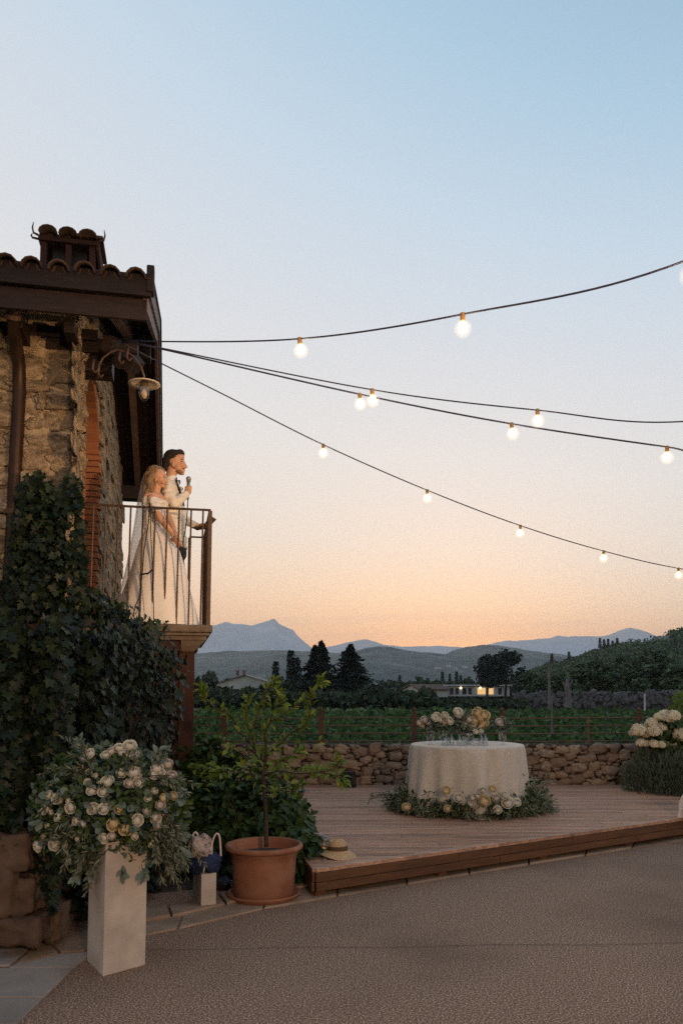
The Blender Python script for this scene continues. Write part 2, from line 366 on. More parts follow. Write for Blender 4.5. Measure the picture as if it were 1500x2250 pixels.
_v.inputs['Density'].default_value = 1.5; _v.inputs['Color'].default_value = (1, .95, .85, 1); _v.inputs['Emission Strength'].default_value = 2.6; _v.inputs['Emission Color'].default_value = (1, .80, .52, 1)
gm.node_tree.links.new(_v.outputs[0], _o.inputs['Volume']); MT['halo'] = gm
MT['lampbulb'] = material('unlit bulb glass', [(.55,.36,.2), (.66,.46,.28)], .3, 10)
MT['socket'] = material('bulb socket', [(.30,.17,.05), (.42,.25,.08)], .5, 10)
MT['stucco'] = material('pale stucco', [(.42,.44,.42), (.52,.54,.52)], .9, .3, .0)
MT['farroof'] = material('old roof', [(.12,.075,.065), (.2,.13,.11)], .9, .6)
MT['metalroof'] = material('pale metal roof', [(.62,.60,.60), (.72,.70,.70)], .4, .6)
MT['darkglass'] = material('dark window', [(.02,.025,.03), (.03,.035,.04)], .2, 1)
MT['litwin'] = emis('lit window', (1, .60, .25), .9)
MT['greystone'] = material('grey field stones', [(.06,.06,.065), (.14,.14,.15)], .9, .7, .0)
MT['pole'] = material('grey pole', [(.12,.11,.11), (.2,.19,.19)], .9, 2)
MT['whitepost'] = material('white post', [(.45,.47,.5), (.52,.54,.57)], .8, 2)
MT['bluetop'] = material('pale blue slab', [(.34,.44,.47), (.42,.52,.55)], .5, 4)
veil = bpy.data.materials.new('tulle'); veil.use_nodes = True
vn = veil.node_tree.nodes; vb = vn['Principled BSDF']; vb.inputs['Base Color'].default_value = (.85,.80,.74,1); vb.inputs['Roughness'].default_value = .8
vt = vn.new('ShaderNodeBsdfTransparent'); vtl = vn.new('ShaderNodeBsdfTranslucent'); vtl.inputs[0].default_value = (.85,.8,.74,1)
vm0 = vn.new('ShaderNodeMixShader'); vm0.inputs[0].default_value = .5; vm = vn.new('ShaderNodeMixShader'); vm.inputs[0].default_value = .42
vl = veil.node_tree.links; vl.new(vb.outputs[0], vm0.inputs[1]); vl.new(vtl.outputs[0], vm0.inputs[2]); vl.new(vt.outputs[0], vm.inputs[1]); vl.new(vm0.outputs[0], vm.inputs[2])
vl.new(vm.outputs[0], vn['Material Output'].inputs[0]); MT['veil'] = veil
# ================================================================== SETTING
S_ = 'structure'
def struct(name, mb, mat, **k):
    return mb.build(name, mat, None, kind=S_, **k)
# terrain: terrace level near the camera, a drop behind the wall, then a flat plain to the horizon
ys = [-300, -60, -20, -5, 5, 12.9, 13.5, 15, 18, 25, 40, 70, 110, 160, 240, 400, 800, 1600, 3200, 8300]
xs = [-8000, -3000, -1000, -300, -100, -40, -15, -5, 0, 5, 10, 18, 30, 60, 120, 250, 600, 1500, 4000, 8000]
def tz(x, y):
    if y < 13: return -0.06
    if y < 14: return -0.9
    z = -1.75 - min((y - 14) / 60, .15)
    if y > 180: z = -1.9
    return z
mb = MB(); nx = len(xs)
mb.add([(x, y, tz(x, y)) for y in ys for x in xs], [(j*nx+i, j*nx+i+1, (j+1)*nx+i+1, (j+1)*nx+i) for j in range(len(ys)-1) for i in range(nx-1)])
struct('terrain', mb, MT['grass'])
mb = MB(); mb.add([(-9, -8, 0), (12, -8, 0), (12, 12.3, 0), (-9, 12.3, 0)], [(0, 1, 2, 3)])
struct('gravel_ground', mb, MT['gravel'])
# ---- flagstones
pav = obj('paving', None, None, S_); pav['kind'] = S_
def flag(poly, mat, z=.012, gap=.012, name='flagstone'):
    pts = [G(x, y, z) for x, y in poly]; c = sum(pts, Vector()) / len(pts)
    q = [p + (c - p).normalized() * gap for p in pts]
    mb = MB()
    if sum((q[i].x*q[(i+1) % len(q)].y - q[(i+1) % len(q)].x*q[i].y) for i in range(len(q))) < 0: q.reverse()
    mb.prism([(p.x, p.y) for p in q], -.03, z + random.uniform(-.003, .004))
    return mb.build(name, mat, pav, bevel=.006)
FG, FT = MT['flag'], MT['flagtan']
flag([(-160, 2078), (80, 2071), (24, 2121), (-160, 2124)], FG)
flag([(80, 2071), (107, 2070), (131, 2093), (32, 2119)], FT)
flag([(107, 2070), (140, 2052), (192, 2046), (240, 2038), (250, 2066), (191, 2090), (131, 2093)], FT)
flag([(24, 2121), (32, 2119), (131, 2094), (191, 2091), (240, 2069), (165, 2125), (16, 2126)], FG)
flag([(-160, 2127), (166, 2126), (98, 2192), (-160, 2192)], FG)
flag([(-160, 2193), (97, 2193), (40, 2250), (-160, 2262)], FG)
flag([(-160, 2263), (40, 2251), (-30, 2330), (-160, 2340)], FG)
# strip of paving along the deck: gravel edge / inner edge
E = [(240, 2069), (318, 2061), (480, 2012), (700, 1975), (1100, 1908), (1500, 1846), (1640, 1826)]
I = [(240, 2036), (318, 2026), (480, 1990), (700, 1941), (1100, 1880), (1500, 1828), (1640, 1806)]
def lerp_line(Ln, t):
    d = [0]
    for a, b in zip(Ln, Ln[1:]): d.append(d[-1] + (G(*b) - G(*a)).length)
    t *= d[-1]
    for i in range(len(Ln)-1):
        if t <= d[i+1] + 1e-9:
            k = (t - d[i]) / (d[i+1] - d[i]); return (Ln[i][0] + k*(Ln[i+1][0]-Ln[i][0]), Ln[i][1] + k*(Ln[i+1][1]-Ln[i][1]))
    return Ln[-1]
cuts = [0, .07, .17, .26, .36, .45, .55, .66, .75, .86, 1]
for a, b in zip(cuts, cuts[1:]):
    j1, j2 = random.uniform(-.008, .008), 0
    flag([lerp_line(E, a), lerp_line(E, b), lerp_line(I, b), lerp_line(I, a)], FT, z=.014)
# darker step stones behind the strip
J = [(240, 2012), (318, 2000), (480, 1962), (600, 1940), (700, 1930)]
I2 = [(240, 2034), (318, 2024), (480, 1988), (600, 1961), (700, 1939)]
for a, b in zip([0, .25, .5, .75], [.25, .5, .75, 1]):
    flag([lerp_line(I2, a), lerp_line(I2, b), lerp_line(J, b), lerp_line(J, a)], FT, z=.03)
mb = MB(); s = [G(60, 1990), G(700, 1930), Vector((-1.2, 12.1, 0)), Vector((-5, 12.1, 0)), Vector((-5, 6, 0))]
mb.prism([(p.x, p.y) for p in s], -.02, .008); struct('soil_bed', mb, MT['soil'])
# wire lying across the gravel
mb = MB(); pts = []
for i in range(60):
    px = 318 + i * 24; p = G(px, 2086 - (px - 318) * .0115 + 1.2 * math.sin(i * .35), .006); pts.append(p)
mb.tube(pts, .0024, 5); tag(mb.build('ground_cable', MT['pole']), 'thin grey cable lying across the brown gravel from the white plinth', 'cable')

# ---- deck
DZ = .23
A_, B_, C_, E_ = Vector((-.21, 6.44)), Vector((4.75, 9.57)), Vector((4.14, 12.02)), Vector((-1.42, 12.02))
poly = [A_, B_, C_, E_]
deck = thing('wooden_deck', 'low brown plank deck with stepped front edge beside the gravel', 'deck', (1.8, 9, 0))
def xr(y):
    xs_ = []
    for i in range(4):
        p, q = poly[i], poly[(i+1) % 4]
        if (p.y - y) * (q.y - y) <= 0 and abs(p.y - q.y) > 1e-6: xs_.append(p.x + (q.x - p.x) * (y - p.y) / (q.y - p.y))
    return (min(xs_), max(xs_)) if len(xs_) >= 2 else None
y = 6.47; W = .118
while y < 11.95:
    y1 = y + W - .010
    a, b = xr(y), xr(min(y1, 12.0))
    if a and b and a[1] - a[0] > .03:
        cutsx = []
        x = a[0] - random.uniform(0, 1.5)
        while x < max(a[1], b[1]):
            x += random.uniform(2.0, 3.2); cutsx.append(x)
        segs = []; s0, t0 = a[0], b[0]
        for c in cutsx:
            if c > max(s0, t0) + .4 and c < min(a[1], b[1]) - .4: segs.append((s0, t0, c - .002, c - .002)); s0 = t0 = c + .002
        segs.append((s0, t0, a[1], b[1]))
        for (p, q, r_, s_) in segs:
            zt = DZ + random.uniform(-.0015, .0015); mb = MB()
            # board with two shallow grooves along its length
            n = 7; prof = [(0, 0), (.29, 0), (.33, -.007), (.37, 0), (.63, 0), (.67, -.007), (.71, 0), (1, 0)]
            vs = []
            for (k, dz) in prof:
                yy = y + (y1 - y) * k; vs += [(p + (q-p)*k, yy, zt + dz), (r_ + (s_-r_)*k, yy, zt + dz)]
            m_ = len(vs); vs += [(p, y, zt-.028), (r_, y, zt-.028), (q, y1, zt-.028), (s_, y1, zt-.028)]
            fs = [(2*i, 2*i+1, 2*i+3, 2*i+2) for i in range(len(prof)-1)] + [(m_, m_+1, 1, 0), (m_+2, m_-2, m_-1, m_+3)]
            mb.add(vs, fs); mb.build('plank', MT['deck'], deck)
    y += W
# fascia boards, nosing, legs
def along(p, q, z0, z1, th, off, mat, name, n=1, gap=.004, bev=.004):
    d = (q - p); Ln = d.length; d /= Ln; nrm = Vector((d.y, -d.x))
    for i in range(n):
        a = p + d * (Ln * i / n + gap/2); b = p + d * (Ln * (i+1) / n - gap/2)
        a1, b1 = a + nrm * off, b + nrm * off; a2, b2 = a1 + nrm * th, b1 + nrm * th
        mb = MB(); mb.prism([(a1.x, a1.y), (a2.x, a2.y), (b2.x, b2.y), (b1.x, b1.y)], z0, z1)
        mb.build(name, mat, deck, bevel=bev)
for p, q, n in ((A_, B_, 3), (B_, C_, 1), (E_, A_, 2)):
    along(p, q, DZ - .028, DZ + (.0035 if p is A_ else .0015), .075, -.055, MT['deck'], 'nosing_board', n)
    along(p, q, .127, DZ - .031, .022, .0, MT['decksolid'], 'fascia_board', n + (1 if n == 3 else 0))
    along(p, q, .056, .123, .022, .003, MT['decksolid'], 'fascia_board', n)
for p, q in ((A_, B_), (E_, A_)):
    d = (q-p); Ln = d.length; d = d / Ln; nrm = Vector((-d.y, d.x))
    k = .06
    while k < Ln:
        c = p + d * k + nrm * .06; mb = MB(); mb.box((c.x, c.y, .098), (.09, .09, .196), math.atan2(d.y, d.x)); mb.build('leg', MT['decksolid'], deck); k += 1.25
mb = MB(); c_ = [A_ + Vector((.004, .012)), A_ + Vector((.26, .18)), A_ + Vector((.20, .24)), A_ + Vector((-.012, .12))]
mb.prism([(p.x, p.y) for p in c_], .19, DZ - .004); mb.build('corner_block', MT['deck'], deck)
mb = MB(); q = [p + (sum(poly, Vector((0, 0))) / 4 - p) * .05 for p in poly]
mb.prism([(p.x, p.y) for p in q], .16, .185); mb.build('underframe', MT['darkwood'], deck)

# ---- rounded rough stone meshes
def cubesphere(n, sq=.55, amp=.12, seed=0):
    vs = {}; V = []; F = []
    def vid(p):
        k = tuple(round(c, 4) for c in p)
        if k not in vs:
            vs[k] = len(V); a = Vector(p); s_ = a.normalized() * 1.15
            q = a * sq + s_ * (1 - sq)
            q *= 1 + amp * noise.noise(q * 1.3 + Vector((seed*7.1, seed*3.3, 0))) + amp * .5 * noise.noise(q * 3 + Vector((seed, 0, 5))) + (amp * .45 * (abs(noise.noise(q * 4.5 + Vector((0, seed, 9)))) - .25) if n > 6 else 0)
            V.append(q * .5)
        return vs[k]
    for ax in range(3):
        for sg in (-1, 1):
            for i in range(n):
                for j in range(n):
                    def pt(a, b):
                        u, v = -1 + 2*a/n, -1 + 2*b/n; p = [0, 0, 0]; p[ax] = sg; p[(ax+1) % 3] = u * sg; p[(ax+2) % 3] = v; return p
                    F.append((vid(pt(i, j)), vid(pt(i+1, j)), vid(pt(i+1, j+1)), vid(pt(i, j+1))))
    return V, F
def stone_meshes(name, n, sq, amp, mat, k=7, smooth=True):
    out = []
    for s_ in range(k):
        V, F = cubesphere(n, sq, amp, s_ + 1); mb = MB(); mb.add(V, F); out.append(mb.mesh(name, mat, smooth))
    return out
WS = stone_meshes('wall_stone', 3, .45, .35, MT['wallstone'])
def lay(x0, x1, z0, z1, wr, hr, rag=.25):
    """irregular rubble packing: returns (x, z, w, h) list"""
    out = []; z = z0; row = 0
    while z < z1 - hr[0] * .5:
        h = random.uniform(*hr); h = min(h, z1 - z) if z1 - z < hr[1] * 1.3 else h
        x = x0 - random.uniform(0, wr[0])
        while x < x1:
            w = random.uniform(*wr) * (random.choice((.55, 1, 1, 1.35)))
            if w < h * .8 and random.random() < .5: w = h * random.uniform(.85, 1.3)
            if h > (hr[0]+hr[1]) * .5 and w < wr[0] * 1.2 and random.random() < .6:
                k = random.uniform(.4, .6); out.append((x + w/2, z + h*k/2, w, h*k)); out.append((x + w/2, z + h*(1+k)/2, w*random.uniform(.8, 1), h*(1-k)))
            else: out.append((x + w/2, z + h/2 + random.uniform(-rag, rag) * h * .35, w, h * random.uniform(.82, 1.08)))
            x += w
        z += h; row += 1
    return out
WY, WX0, WX1, WZ = 12.12, -3.6, 7.2, .83
wall = thing('boundary_wall', 'low rubble stone wall behind the deck under the iron fence', 'wall', (1.5, WY, 0))
mb = MB(); mb.box(((WX0+WX1)/2, WY + .19, (WZ-2.0)/2), (WX1-WX0, .34, WZ + 2.0 - .03)); mb.build('core', MT['wallmortar'], wall)
mb = MB()
mb.grid(lambda u, v: Vector((WX0 + (WX1-WX0)*u, WY - .0 + .40*v, WZ - .035 + .03*math.sin(v*math.pi) + .010*noise.noise(Vector((u*80, v*3, 0))))), 240, 6)
mb.build('mortar_cap', MT['wallmortar'], wall, smooth=True)
def cobbles(x0, x1, z0, z1, nmax, rmin=.028, rmax=.105):
    out = []; cell = {}
    def ok(x, z, a, b_):
        for i in range(int(x/.25)-1, int(x/.25)+2):
            for (X, Z, A, B_) in cell.get(i, ()):
                dx, dz = abs(x-X), abs(z-Z)
                if (dx/(a+A))**2.4 + (dz/(b_+B_))**2.4 < .98: return False
        return True
    for r_ in (rmax, .076, .066, .056, .048, .04, .033, rmin):
        for _ in range(260 if r_ > .07 else 900 if r_ > .05 else 2600):
            if len(out) >= nmax: return out
            a = r_ * random.uniform(.95, 1.55); b_ = r_ * random.uniform(.68, .95)
            x = random.uniform(x0, x1); z = random.uniform(z0 + b_*.9, z1 - b_*.8)
            if ok(x, z, a, b_): out.append((x, z, 2*a, 2*b_)); cell.setdefault(int(x/.25), []).append((x, z, a, b_))
    return out
WS = stone_meshes('wall_stone', 5, .42, .42, MT['wallstone'], 9); WSV = [cubesphere(2, .4, .4, k) for k in range(4)]
small = MB()
for ii, (x, z, w, h) in enumerate(cobbles(-2.35, 4.9, .17, WZ - .012, 640, .022, .078)):
    m = Matrix.Translation((x, WY + .012 + random.uniform(-.02, .01), z)) @ Matrix.Rotation(random.gauss(0, .16), 4, 'Y') @ Matrix.Rotation(random.gauss(0, .15), 4, 'Z') @ Matrix.Diagonal((w * 1.08, .10, h * 1.08, 1))
    if ii < 298: place('stone', random.choice(WS), m, wall)
    else:
        V, F = WSV[ii % 4]; small.add([m @ v for v in V], F)
small.build('small_stones', MT['wallstone'], wall, smooth=True, kind='stuff')

# ---- fence on the wall
fence = thing('iron_fence', 'rusty iron fence with four horizontal rods along the stone wall', 'fence', (1.5, WY + .2, WZ))
FY = WY + .21
railz = [P(800, yy, FY).z for yy in (1578, 1595, 1612, 1629)]
for z in railz:
    mb = MB(); mb.tube([(x, FY, z + .006*math.sin(x*1.7)) for x in np.linspace(WX0, WX1, 40)], .0105, 6); mb.build('rail', MT['iron'], fence)
for px in (290, 492, 705, 910, 1103, 1405, 1620):
    X = P(px, 1600, FY).x; mb = MB()
    mb.box((X, FY, (WZ + 1.30 - .04)/2 + .0), (.075, .018, 1.30 - WZ + .04), mi=0)
    post = mb.build('post', MT['rust'], fence, bevel=.003)
    mb = MB(); mb.lathe([(.018, 0), (.022, .012), (.014, .022), (.030, .04), (.036, .06), (.03, .08), (.012, .094)], (X, FY, 1.282), 12); mb.build('finial', MT['rust'], post, smooth=True)
    for z in railz:
        for sx in (-.05, .05):
            mb = MB(); mb.ell((X+sx, FY, z), (.02, .016, .016), n=8, m=6); mb.build('collar', MT['iron'], post, smooth=True)
for px in (1292, 1512):
    X = P(px, 1600, FY).x; mb = MB(); mb.box((X, FY, (WZ + railz[0])/2), (.03, .014, railz[0]-WZ+.03)); mb.build('strut', MT['iron'], fence)
mb = MB(); mb.box(P(452, 1640, 12.25), (.42, .2, .035)); tag(mb.build('blue_slab', MT['bluetop'], bevel=.004), 'pale blue slab on top of the stone wall near the brick pillar', 'slab')

# ================================================================== VINEYARD AND PLAIN
pos = []; yd = []; zd = []; szs = []
for r in range(21):
    yy = 20.5 + r * 2.7; n = int((1900 if r < 5 else 1300 if r < 12 else 900) * (1 + yy * .012))
    x = rng.uniform(-.55, .62, n) * yy; 
    hump = np.array([noise.noise(Vector((a * .45, yy, 0))) for a in x])
    z = -1.75 + .35 + rng.beta(2.2, 1.1, n) * (1.45 + .22 * hump) - max(0, (yy - 45)) * .012
    y_ = yy + rng.normal(0, .26, n)
    pos.append(np.stack([x, y_, z], 1)); szs.append(rng.uniform(.10, .20, n) * (1 + max(0, yy - 24) * .022))
# rough grass and weeds between the wall and the vines
n = 7000; yy = rng.uniform(14.2, 20, n); x = rng.uniform(-.5, .6, n) * yy
gp = np.stack([x, yy, -1.7 + rng.uniform(0, .9, n) * np.clip((yy-13.5)/5, 0, 1)], 1)
pos = np.concatenate(pos); N_ = len(pos); szs = np.concatenate(szs)
scatter('vineyard', leaf_tmpl(.9, .1, .1), pos, rdirs(N_) + [0, -.2, .25], rdirs(N_) + [0, -.8, .9], szs * 1.25, MT['vine'])
scatter('weeds', leaf_tmpl(.12, .02, .3), gp, rdirs(n) * .5 + [0, 0, 1], rdirs(n) + [0, -1, .1], rng.uniform(.25, .6, n), MT['vine'])

# ---- trees
def crown_mesh(name, n, shape, card, mat, tm=CARD):
    pts = shape(n); d = rdirs(n); nrm = pts / (np.linalg.norm(pts, axis=1)[:, None] + 1e-6) + rdirs(n) * .7
    o = scatter(name, tm, pts, d, nrm, rng.uniform(.6, 1.4, n) * card, mat); me = o.data; bpy.data.objects.remove(o); return me
def blob_shape(lumps):
    def f(n):
        L_ = np.array(lumps); w = L_[:, 3] ** 2; k = rng.choice(len(L_), n, p=w / w.sum())
        return L_[k, :3] + rdirs(n) * (L_[k, 3] * rng.uniform(.55, 1.05, n))[:, None]
    return f
def rand_lumps(k, rx, rz, z0, seed):
    r_ = random.Random(seed); out = []
    for _ in range(k):
        a = r_.uniform(0, 6.28); q = r_.uniform(0, 1) ** .6; zq = r_.uniform(0, 1)
        out.append((math.cos(a) * q * rx * (1 - .5 * zq), math.sin(a) * q * rx * (1 - .5 * zq), z0 + zq * rz, r_.uniform(.28, .5) * rx * (1 - .3 * zq)))
    return out
def conif(h, r0, tiers, drop=.0, top=.3, power=.8, irregular=.3):
    def f(n):
        t = rng.uniform(0, 1, n) ** 1.15; tier = np.floor(t * tiers) / tiers; fr = (t * tiers) % 1
        z = .08 + .92 * t; az = rng.uniform(0, 2*np.pi, n)
        rr = r0 * (1 - tier) ** power * (1 - .45 * fr) + top * .15
        ir = np.array([1 + irregular * noise.noise(Vector((math.cos(a)*1.7, math.sin(a)*1.7, ti * 9))) * 2 for a, ti in zip(az, tier)])
        rr = rr * ir; q = rng.uniform(.0, 1, n) ** .45
        return np.stack([np.cos(az) * rr * q, np.sin(az) * rr * q, (z - drop * q * .05) * h], 1)
    return f
TL, CF = MT['treeleaf'], MT['conifer']
round_t = [crown_mesh('crown', 1500, blob_shape(rand_lumps(14, 2.6, 3.2, 1.6, s)), .42, TL) for s in range(4)]
slope_t = [crown_mesh('crown', 1500, blob_shape(rand_lumps(14, 2.6, 3.2, 1.6, s+70)), .42, MT['hillleaf']) for s in range(3)]
bush_t = [crown_mesh('crown', 1200, blob_shape(rand_lumps(14, 3.2, 1.4, .5, s+20)), .42, TL) for s in range(3)]
cedar_t = [crown_mesh('crown', 5200, conif(1, .34, 11, 1.0, .0, .95, .55), .026, CF) for s in range(2)]
cyp_t = [crown_mesh('crown', 1500, conif(1, .13, 4, 0, .05, .35, .12), .03, CF) for s in range(2)]
pine_t = [crown_mesh('crown', 2600, blob_shape([(x*1.0, y_*1.0, z, r_) for x, y_, z, r_ in rand_lumps(16, 3.4, 3.6, 2.6, 50+s)] + [(0, 0, 6.6, .9), (1.2, 0, 6.0, .8)]), .36, CF) for s in range(2)]
trunk_mb = MB(); trunk_mb.tube([(0, 0, 0), (.05, 0, .5), (0, .03, 1.0)], [.09, .07, .04], 7); trunk_me = trunk_mb.mesh('trunk', MT['bark'])
def tree(kind, meshes, px, base, top, D, label, cat='tree', native=1.0, wide=1.0, group=None):
    b = P(px, base, D); h = P(px, top, D).z - b.z; s = h / native
    t = thing(kind, label, cat, b, group)
    rot = Matrix.Rotation(random.uniform(0, 6.28), 4, 'Z')
    place('crown', random.choice(meshes), Matrix.Translation(b) @ rot @ Matrix.Diagonal((s*wide, s*wide, s, 1)), t)
    place('trunk', trunk_me, Matrix.Translation(b - Vector((0, 0, .4))) @ Matrix.Diagonal((h*.35, h*.35, h*.62, 1)), t)
    return t
tree('cypress_tree', cyp_t, 605, 1535, 1454, 150, 'small dark cypress right of the pale gabled farmhouse', wide=1.25)
tree('cypress_tree', cyp_t, 638, 1535, 1430, 148, 'tallest slim cypress left of the two cedars', wide=1.15)
tree('cypress_tree', cyp_t, 650, 1535, 1446, 151, 'shorter fuller cypress touching the tallest slim cypress', wide=1.6)
tree('cedar_tree', cedar_t, 706, 1548, 1407, 100, 'left of the two tall dark cedars with doubled top', wide=1.5)
tree('cedar_tree', cedar_t, 692, 1548, 1416, 101, 'smaller cedar merging with the left side of the tall cedar', wide=1.45)
tree('cedar_tree', cedar_t, 770, 1548, 1414, 102, 'wide pointed cedar, right of the pair of tall cedars', wide=1.8)
tree('umbrella_pine', pine_t, 1070, 1530, 1438, 170, 'lower dark pine behind the white long house', native=7.4, wide=1.0)
tree('umbrella_pine', pine_t, 1110, 1530, 1428, 172, 'taller dark pine at the right end of the white long house', native=7.4, wide=1.0)
names = {
 432: 'dark bushy tree beside the brick pillar', 462: 'dark tree before the left end of the farmhouse', 500: 'low dark tree below the farmhouse gable',
 545: 'low dark tree below the farmhouse roof', 585: 'dark tree at the right end of the farmhouse', 618: 'bushy tree under the small cypress',
 652: 'round green tree below the tall cypresses', 690: 'dark broad tree at the foot of the cedars', 735: 'dark tree filling the gap between cedars', 790: 'broad tree under the right cedar',
 850: 'dome shaped dark tree between the cedars and the small house', 890: 'low tree left of the small tan roofed house', 935: 'low bush tree before the small tan roofed house'}
for px, base, top, D, m, nat, w in (
    (432, 1550, 1488, 120, round_t, 5.5, 1), (462, 1550, 1496, 122, round_t, 5.5, 1.2), (500, 1552, 1508, 118, bush_t, 2.9, .8), (545, 1552, 1508, 119, bush_t, 2.9, .8),
    (585, 1552, 1500, 120, round_t, 5.5, 1.2), (618, 1552, 1494, 125, round_t, 5.5, 1.1), (652, 1552, 1493, 118, round_t, 5.5, 1.2), (690, 1552, 1500, 121, round_t, 5.5, 1.4),
    (735, 1552, 1485, 128, round_t, 5.5, 1.2), (790, 1550, 1497, 126, round_t, 5.5, 1.3), (850, 1550, 1497, 122, round_t, 5.5, 1.15), (890, 1550, 1515, 124, bush_t, 2.9, .8), (935, 1551, 1517, 121, bush_t, 2.9, .8)):
    tree('dark_tree', m, px, base, top, D, names[px], native=nat, wide=w, group='dark trees beyond the vineyard')
# hedge bands
def band(name, px0, px1, base, top, D, n, card, label, cat, mat=TL, dep=6):
    b0, b1 = P(px0, base, D), P(px1, base, D); zt = P(px0, top, D).z; t = rng.uniform(0, 1, n)
    hh = np.array([.62 + .5 * noise.noise(Vector((a * (px1-px0) / 26, D, 0))) + .25 * noise.noise(Vector((a * (px1-px0) / 9, D, 3))) for a in t])
    z = b0.z + (zt - b0.z) * hh * 1.25 * rng.uniform(0, 1, n) ** .6
    p = np.stack([b0.x + (b1.x - b0.x) * t, D + rng.normal(0, dep/2, n), z], 1)
    o = scatter(name, CARD, p, rdirs(n), rdirs(n) + [0, -.6, .8], rng.uniform(.6, 1.4, n) * card, mat)
    return o
o = band('hedge', 400, 955, 1556, 1516, 84, 10000, .42, '', '', dep=4); tag(o, 'long dark hedge closing the far side of the vineyard', 'hedge'); o['kind'] = 'stuff'
o = band('low_hedge', 950, 1150, 1557, 1538, 84, 3000, .34, '', '', dep=4); tag(o, 'lower dark hedge before the long white house', 'hedge'); o['kind'] = 'stuff'
o = band('far_wood', 420, 1180, 1540, 1490, 215, 12000, .9, '', ''); tag(o, 'belt of distant trees behind the houses', 'trees')
for i, (px, top, w) in enumerate(((972, 1476, 1), (988, 1481, .9), (1003, 1476, 1), (1012, 1484, 1.2), (878, 1484, 1.2))):
    tree('far_cypress', cyp_t, px, 1512, top, 260, ['leftmost small cypress above the white long house', 'second small cypress above the white long house', 'third small cypress above the white long house', 'fourth, shortest cypress above the white long house', 'lone little cypress above the small tan roofed house'][i], wide=w*1.3, group='small far cypresses')

# ---- houses
def house(name, label, cx, cy, z0, w, d, hw, hr, rot, roofm, parts=None, over=.5):
    t = thing(name, label, 'house', (cx, cy, z0)); Rm = Matrix.Rotation(rot, 4, 'Z'); Tm = Matrix.Translation((cx, cy, z0)) @ Rm
    def W(p): return Tm @ Vector(p)
    mb = MB(); mb.add([W(p) for p in [(-w/2, -d/2, 0), (w/2, -d/2, 0), (w/2, d/2, 0), (-w/2, d/2, 0), (-w/2, -d/2, hw), (w/2, -d/2, hw), (w/2, d/2, hw), (-w/2, d/2, hw), (0, -d/2, hw+hr), (0, d/2, hw+hr)]],
           [(3,2,1,0), (0,1,5,8,4), (2,3,7,9,6), (1,2,6,5), (3,0,4,7), (4,8,9,7), (8,5,6,9)])
    mb.build('wall', MT['stucco'], t)
    for sgn, mm in ((-1, roofm[0]), (1, roofm[1])):
        k = hr / (w/2); e = sgn * (w/2 + over); ze = hw - k * over + .06; zr = hw + hr + .06
        mb = MB(); b = [(0, -d/2-over, zr), (e, -d/2-over, ze), (e, d/2+over, ze), (0, d/2+over, zr)]
        if sgn < 0: b = [b[1], b[0], b[3], b[2]]
        mb.hexa([W(p) for p in b], [W((p[0], p[1], p[2]+.22)) for p in b]); mb.build('roof', mm, t)
    return t, W
t, W = house('farmhouse', 'pale gabled farmhouse with shallow roof left of the small cypress', *P(535, 1535, 168), 13.2, 16, 2.75, 1.9, R(10), (MT['farroof'], MT['metalroof']))
for x in (-1.2, .2):
    mb = MB(); mb.box(W((x, 2, 5.3)), (.6, .6, 1.0)); mb.box(W((x, 2, 5.9)), (.8, .8, .15)); mb.build('chimney', MT['farroof'], t)
for x in (-3.5, 0, 3.5):
    mb = MB(); mb.box(W((x, -8.03, 1.5)), (1.0, .1, 1.2), R(10)); w_ = mb.build('window', MT['darkglass'], t)
    mb = MB(); mb.box(W((x, -8.08, .85)), (1.2, .12, .1), R(10)); mb.build('sill', MT['stucco'], w_)
t, W = house('small_house', 'small low house with tan roof left of the white long house', *P(934, 1532, 185), 6.5, 8, 1.7, 1.0, R(-60), (MT['farroof'], MT['tile']))
mb = MB(); mb.box(W((1.5, -4.03, .9)), (.8, .1, .9), R(-60)); mb.build('window', MT['darkglass'], t)
b = P(1045, 1530, 190); t = thing('long_white_house', 'long low white house with flat roof and lit windows', 'house', b)
mb = MB(); mb.box((b.x, b.y, b.z + 1.1), (14.6, 7, 2.2)); mb.build('wall', MT['whitepost'], t)
mb = MB(); mb.box((b.x, b.y, b.z + 2.55), (15.6, 8.4, .32)); mb.build('roof', MT['whitepost'], t)
for px, w_, lit in ((992, .9, 0), (1004, .8, 0), (1020, .9, 0), (1032, .8, 0), (1053, .9, 1), (1062, .9, 1), (1078, 1.2, 1), (1098, .8, 0)):
    X = P(px, 1520, 186.4).x; mb = MB(); mb.box((X, b.y - 3.5, b.z + 1.2), (w_, .12, 1.5)); mb.build('window', MT['litwin'] if lit else MT['darkglass'], t)
for px in (1012, 1055):
    mb = MB(); mb.ell(P(px, 1512, 185.6), .28, n=8, m=6); mb.build('wall_lamp', emis('porch lamp', (1, .75, .4), 3), t)
for px in (982, 1014, 1045, 1087, 1110):
    X = P(px, 1520, 185.4).x; mb = MB(); mb.box((X, b.y - 4.0, b.z + 1.2), (.2, .2, 2.4)); mb.build('column', MT['whitepost'], t)
b = P(793, 1541, 108); mb = MB(); mb.box(b + Vector((0, 0, .25)), (1.5, 1.6, .5)); mb.box(b + Vector((0, 0, .6)), (1.2, 1.2, .25)); tag(mb.build('parked_van', MT['whitepost'], bevel=.1), 'small pale vehicle half hidden under the right cedar', 'van')
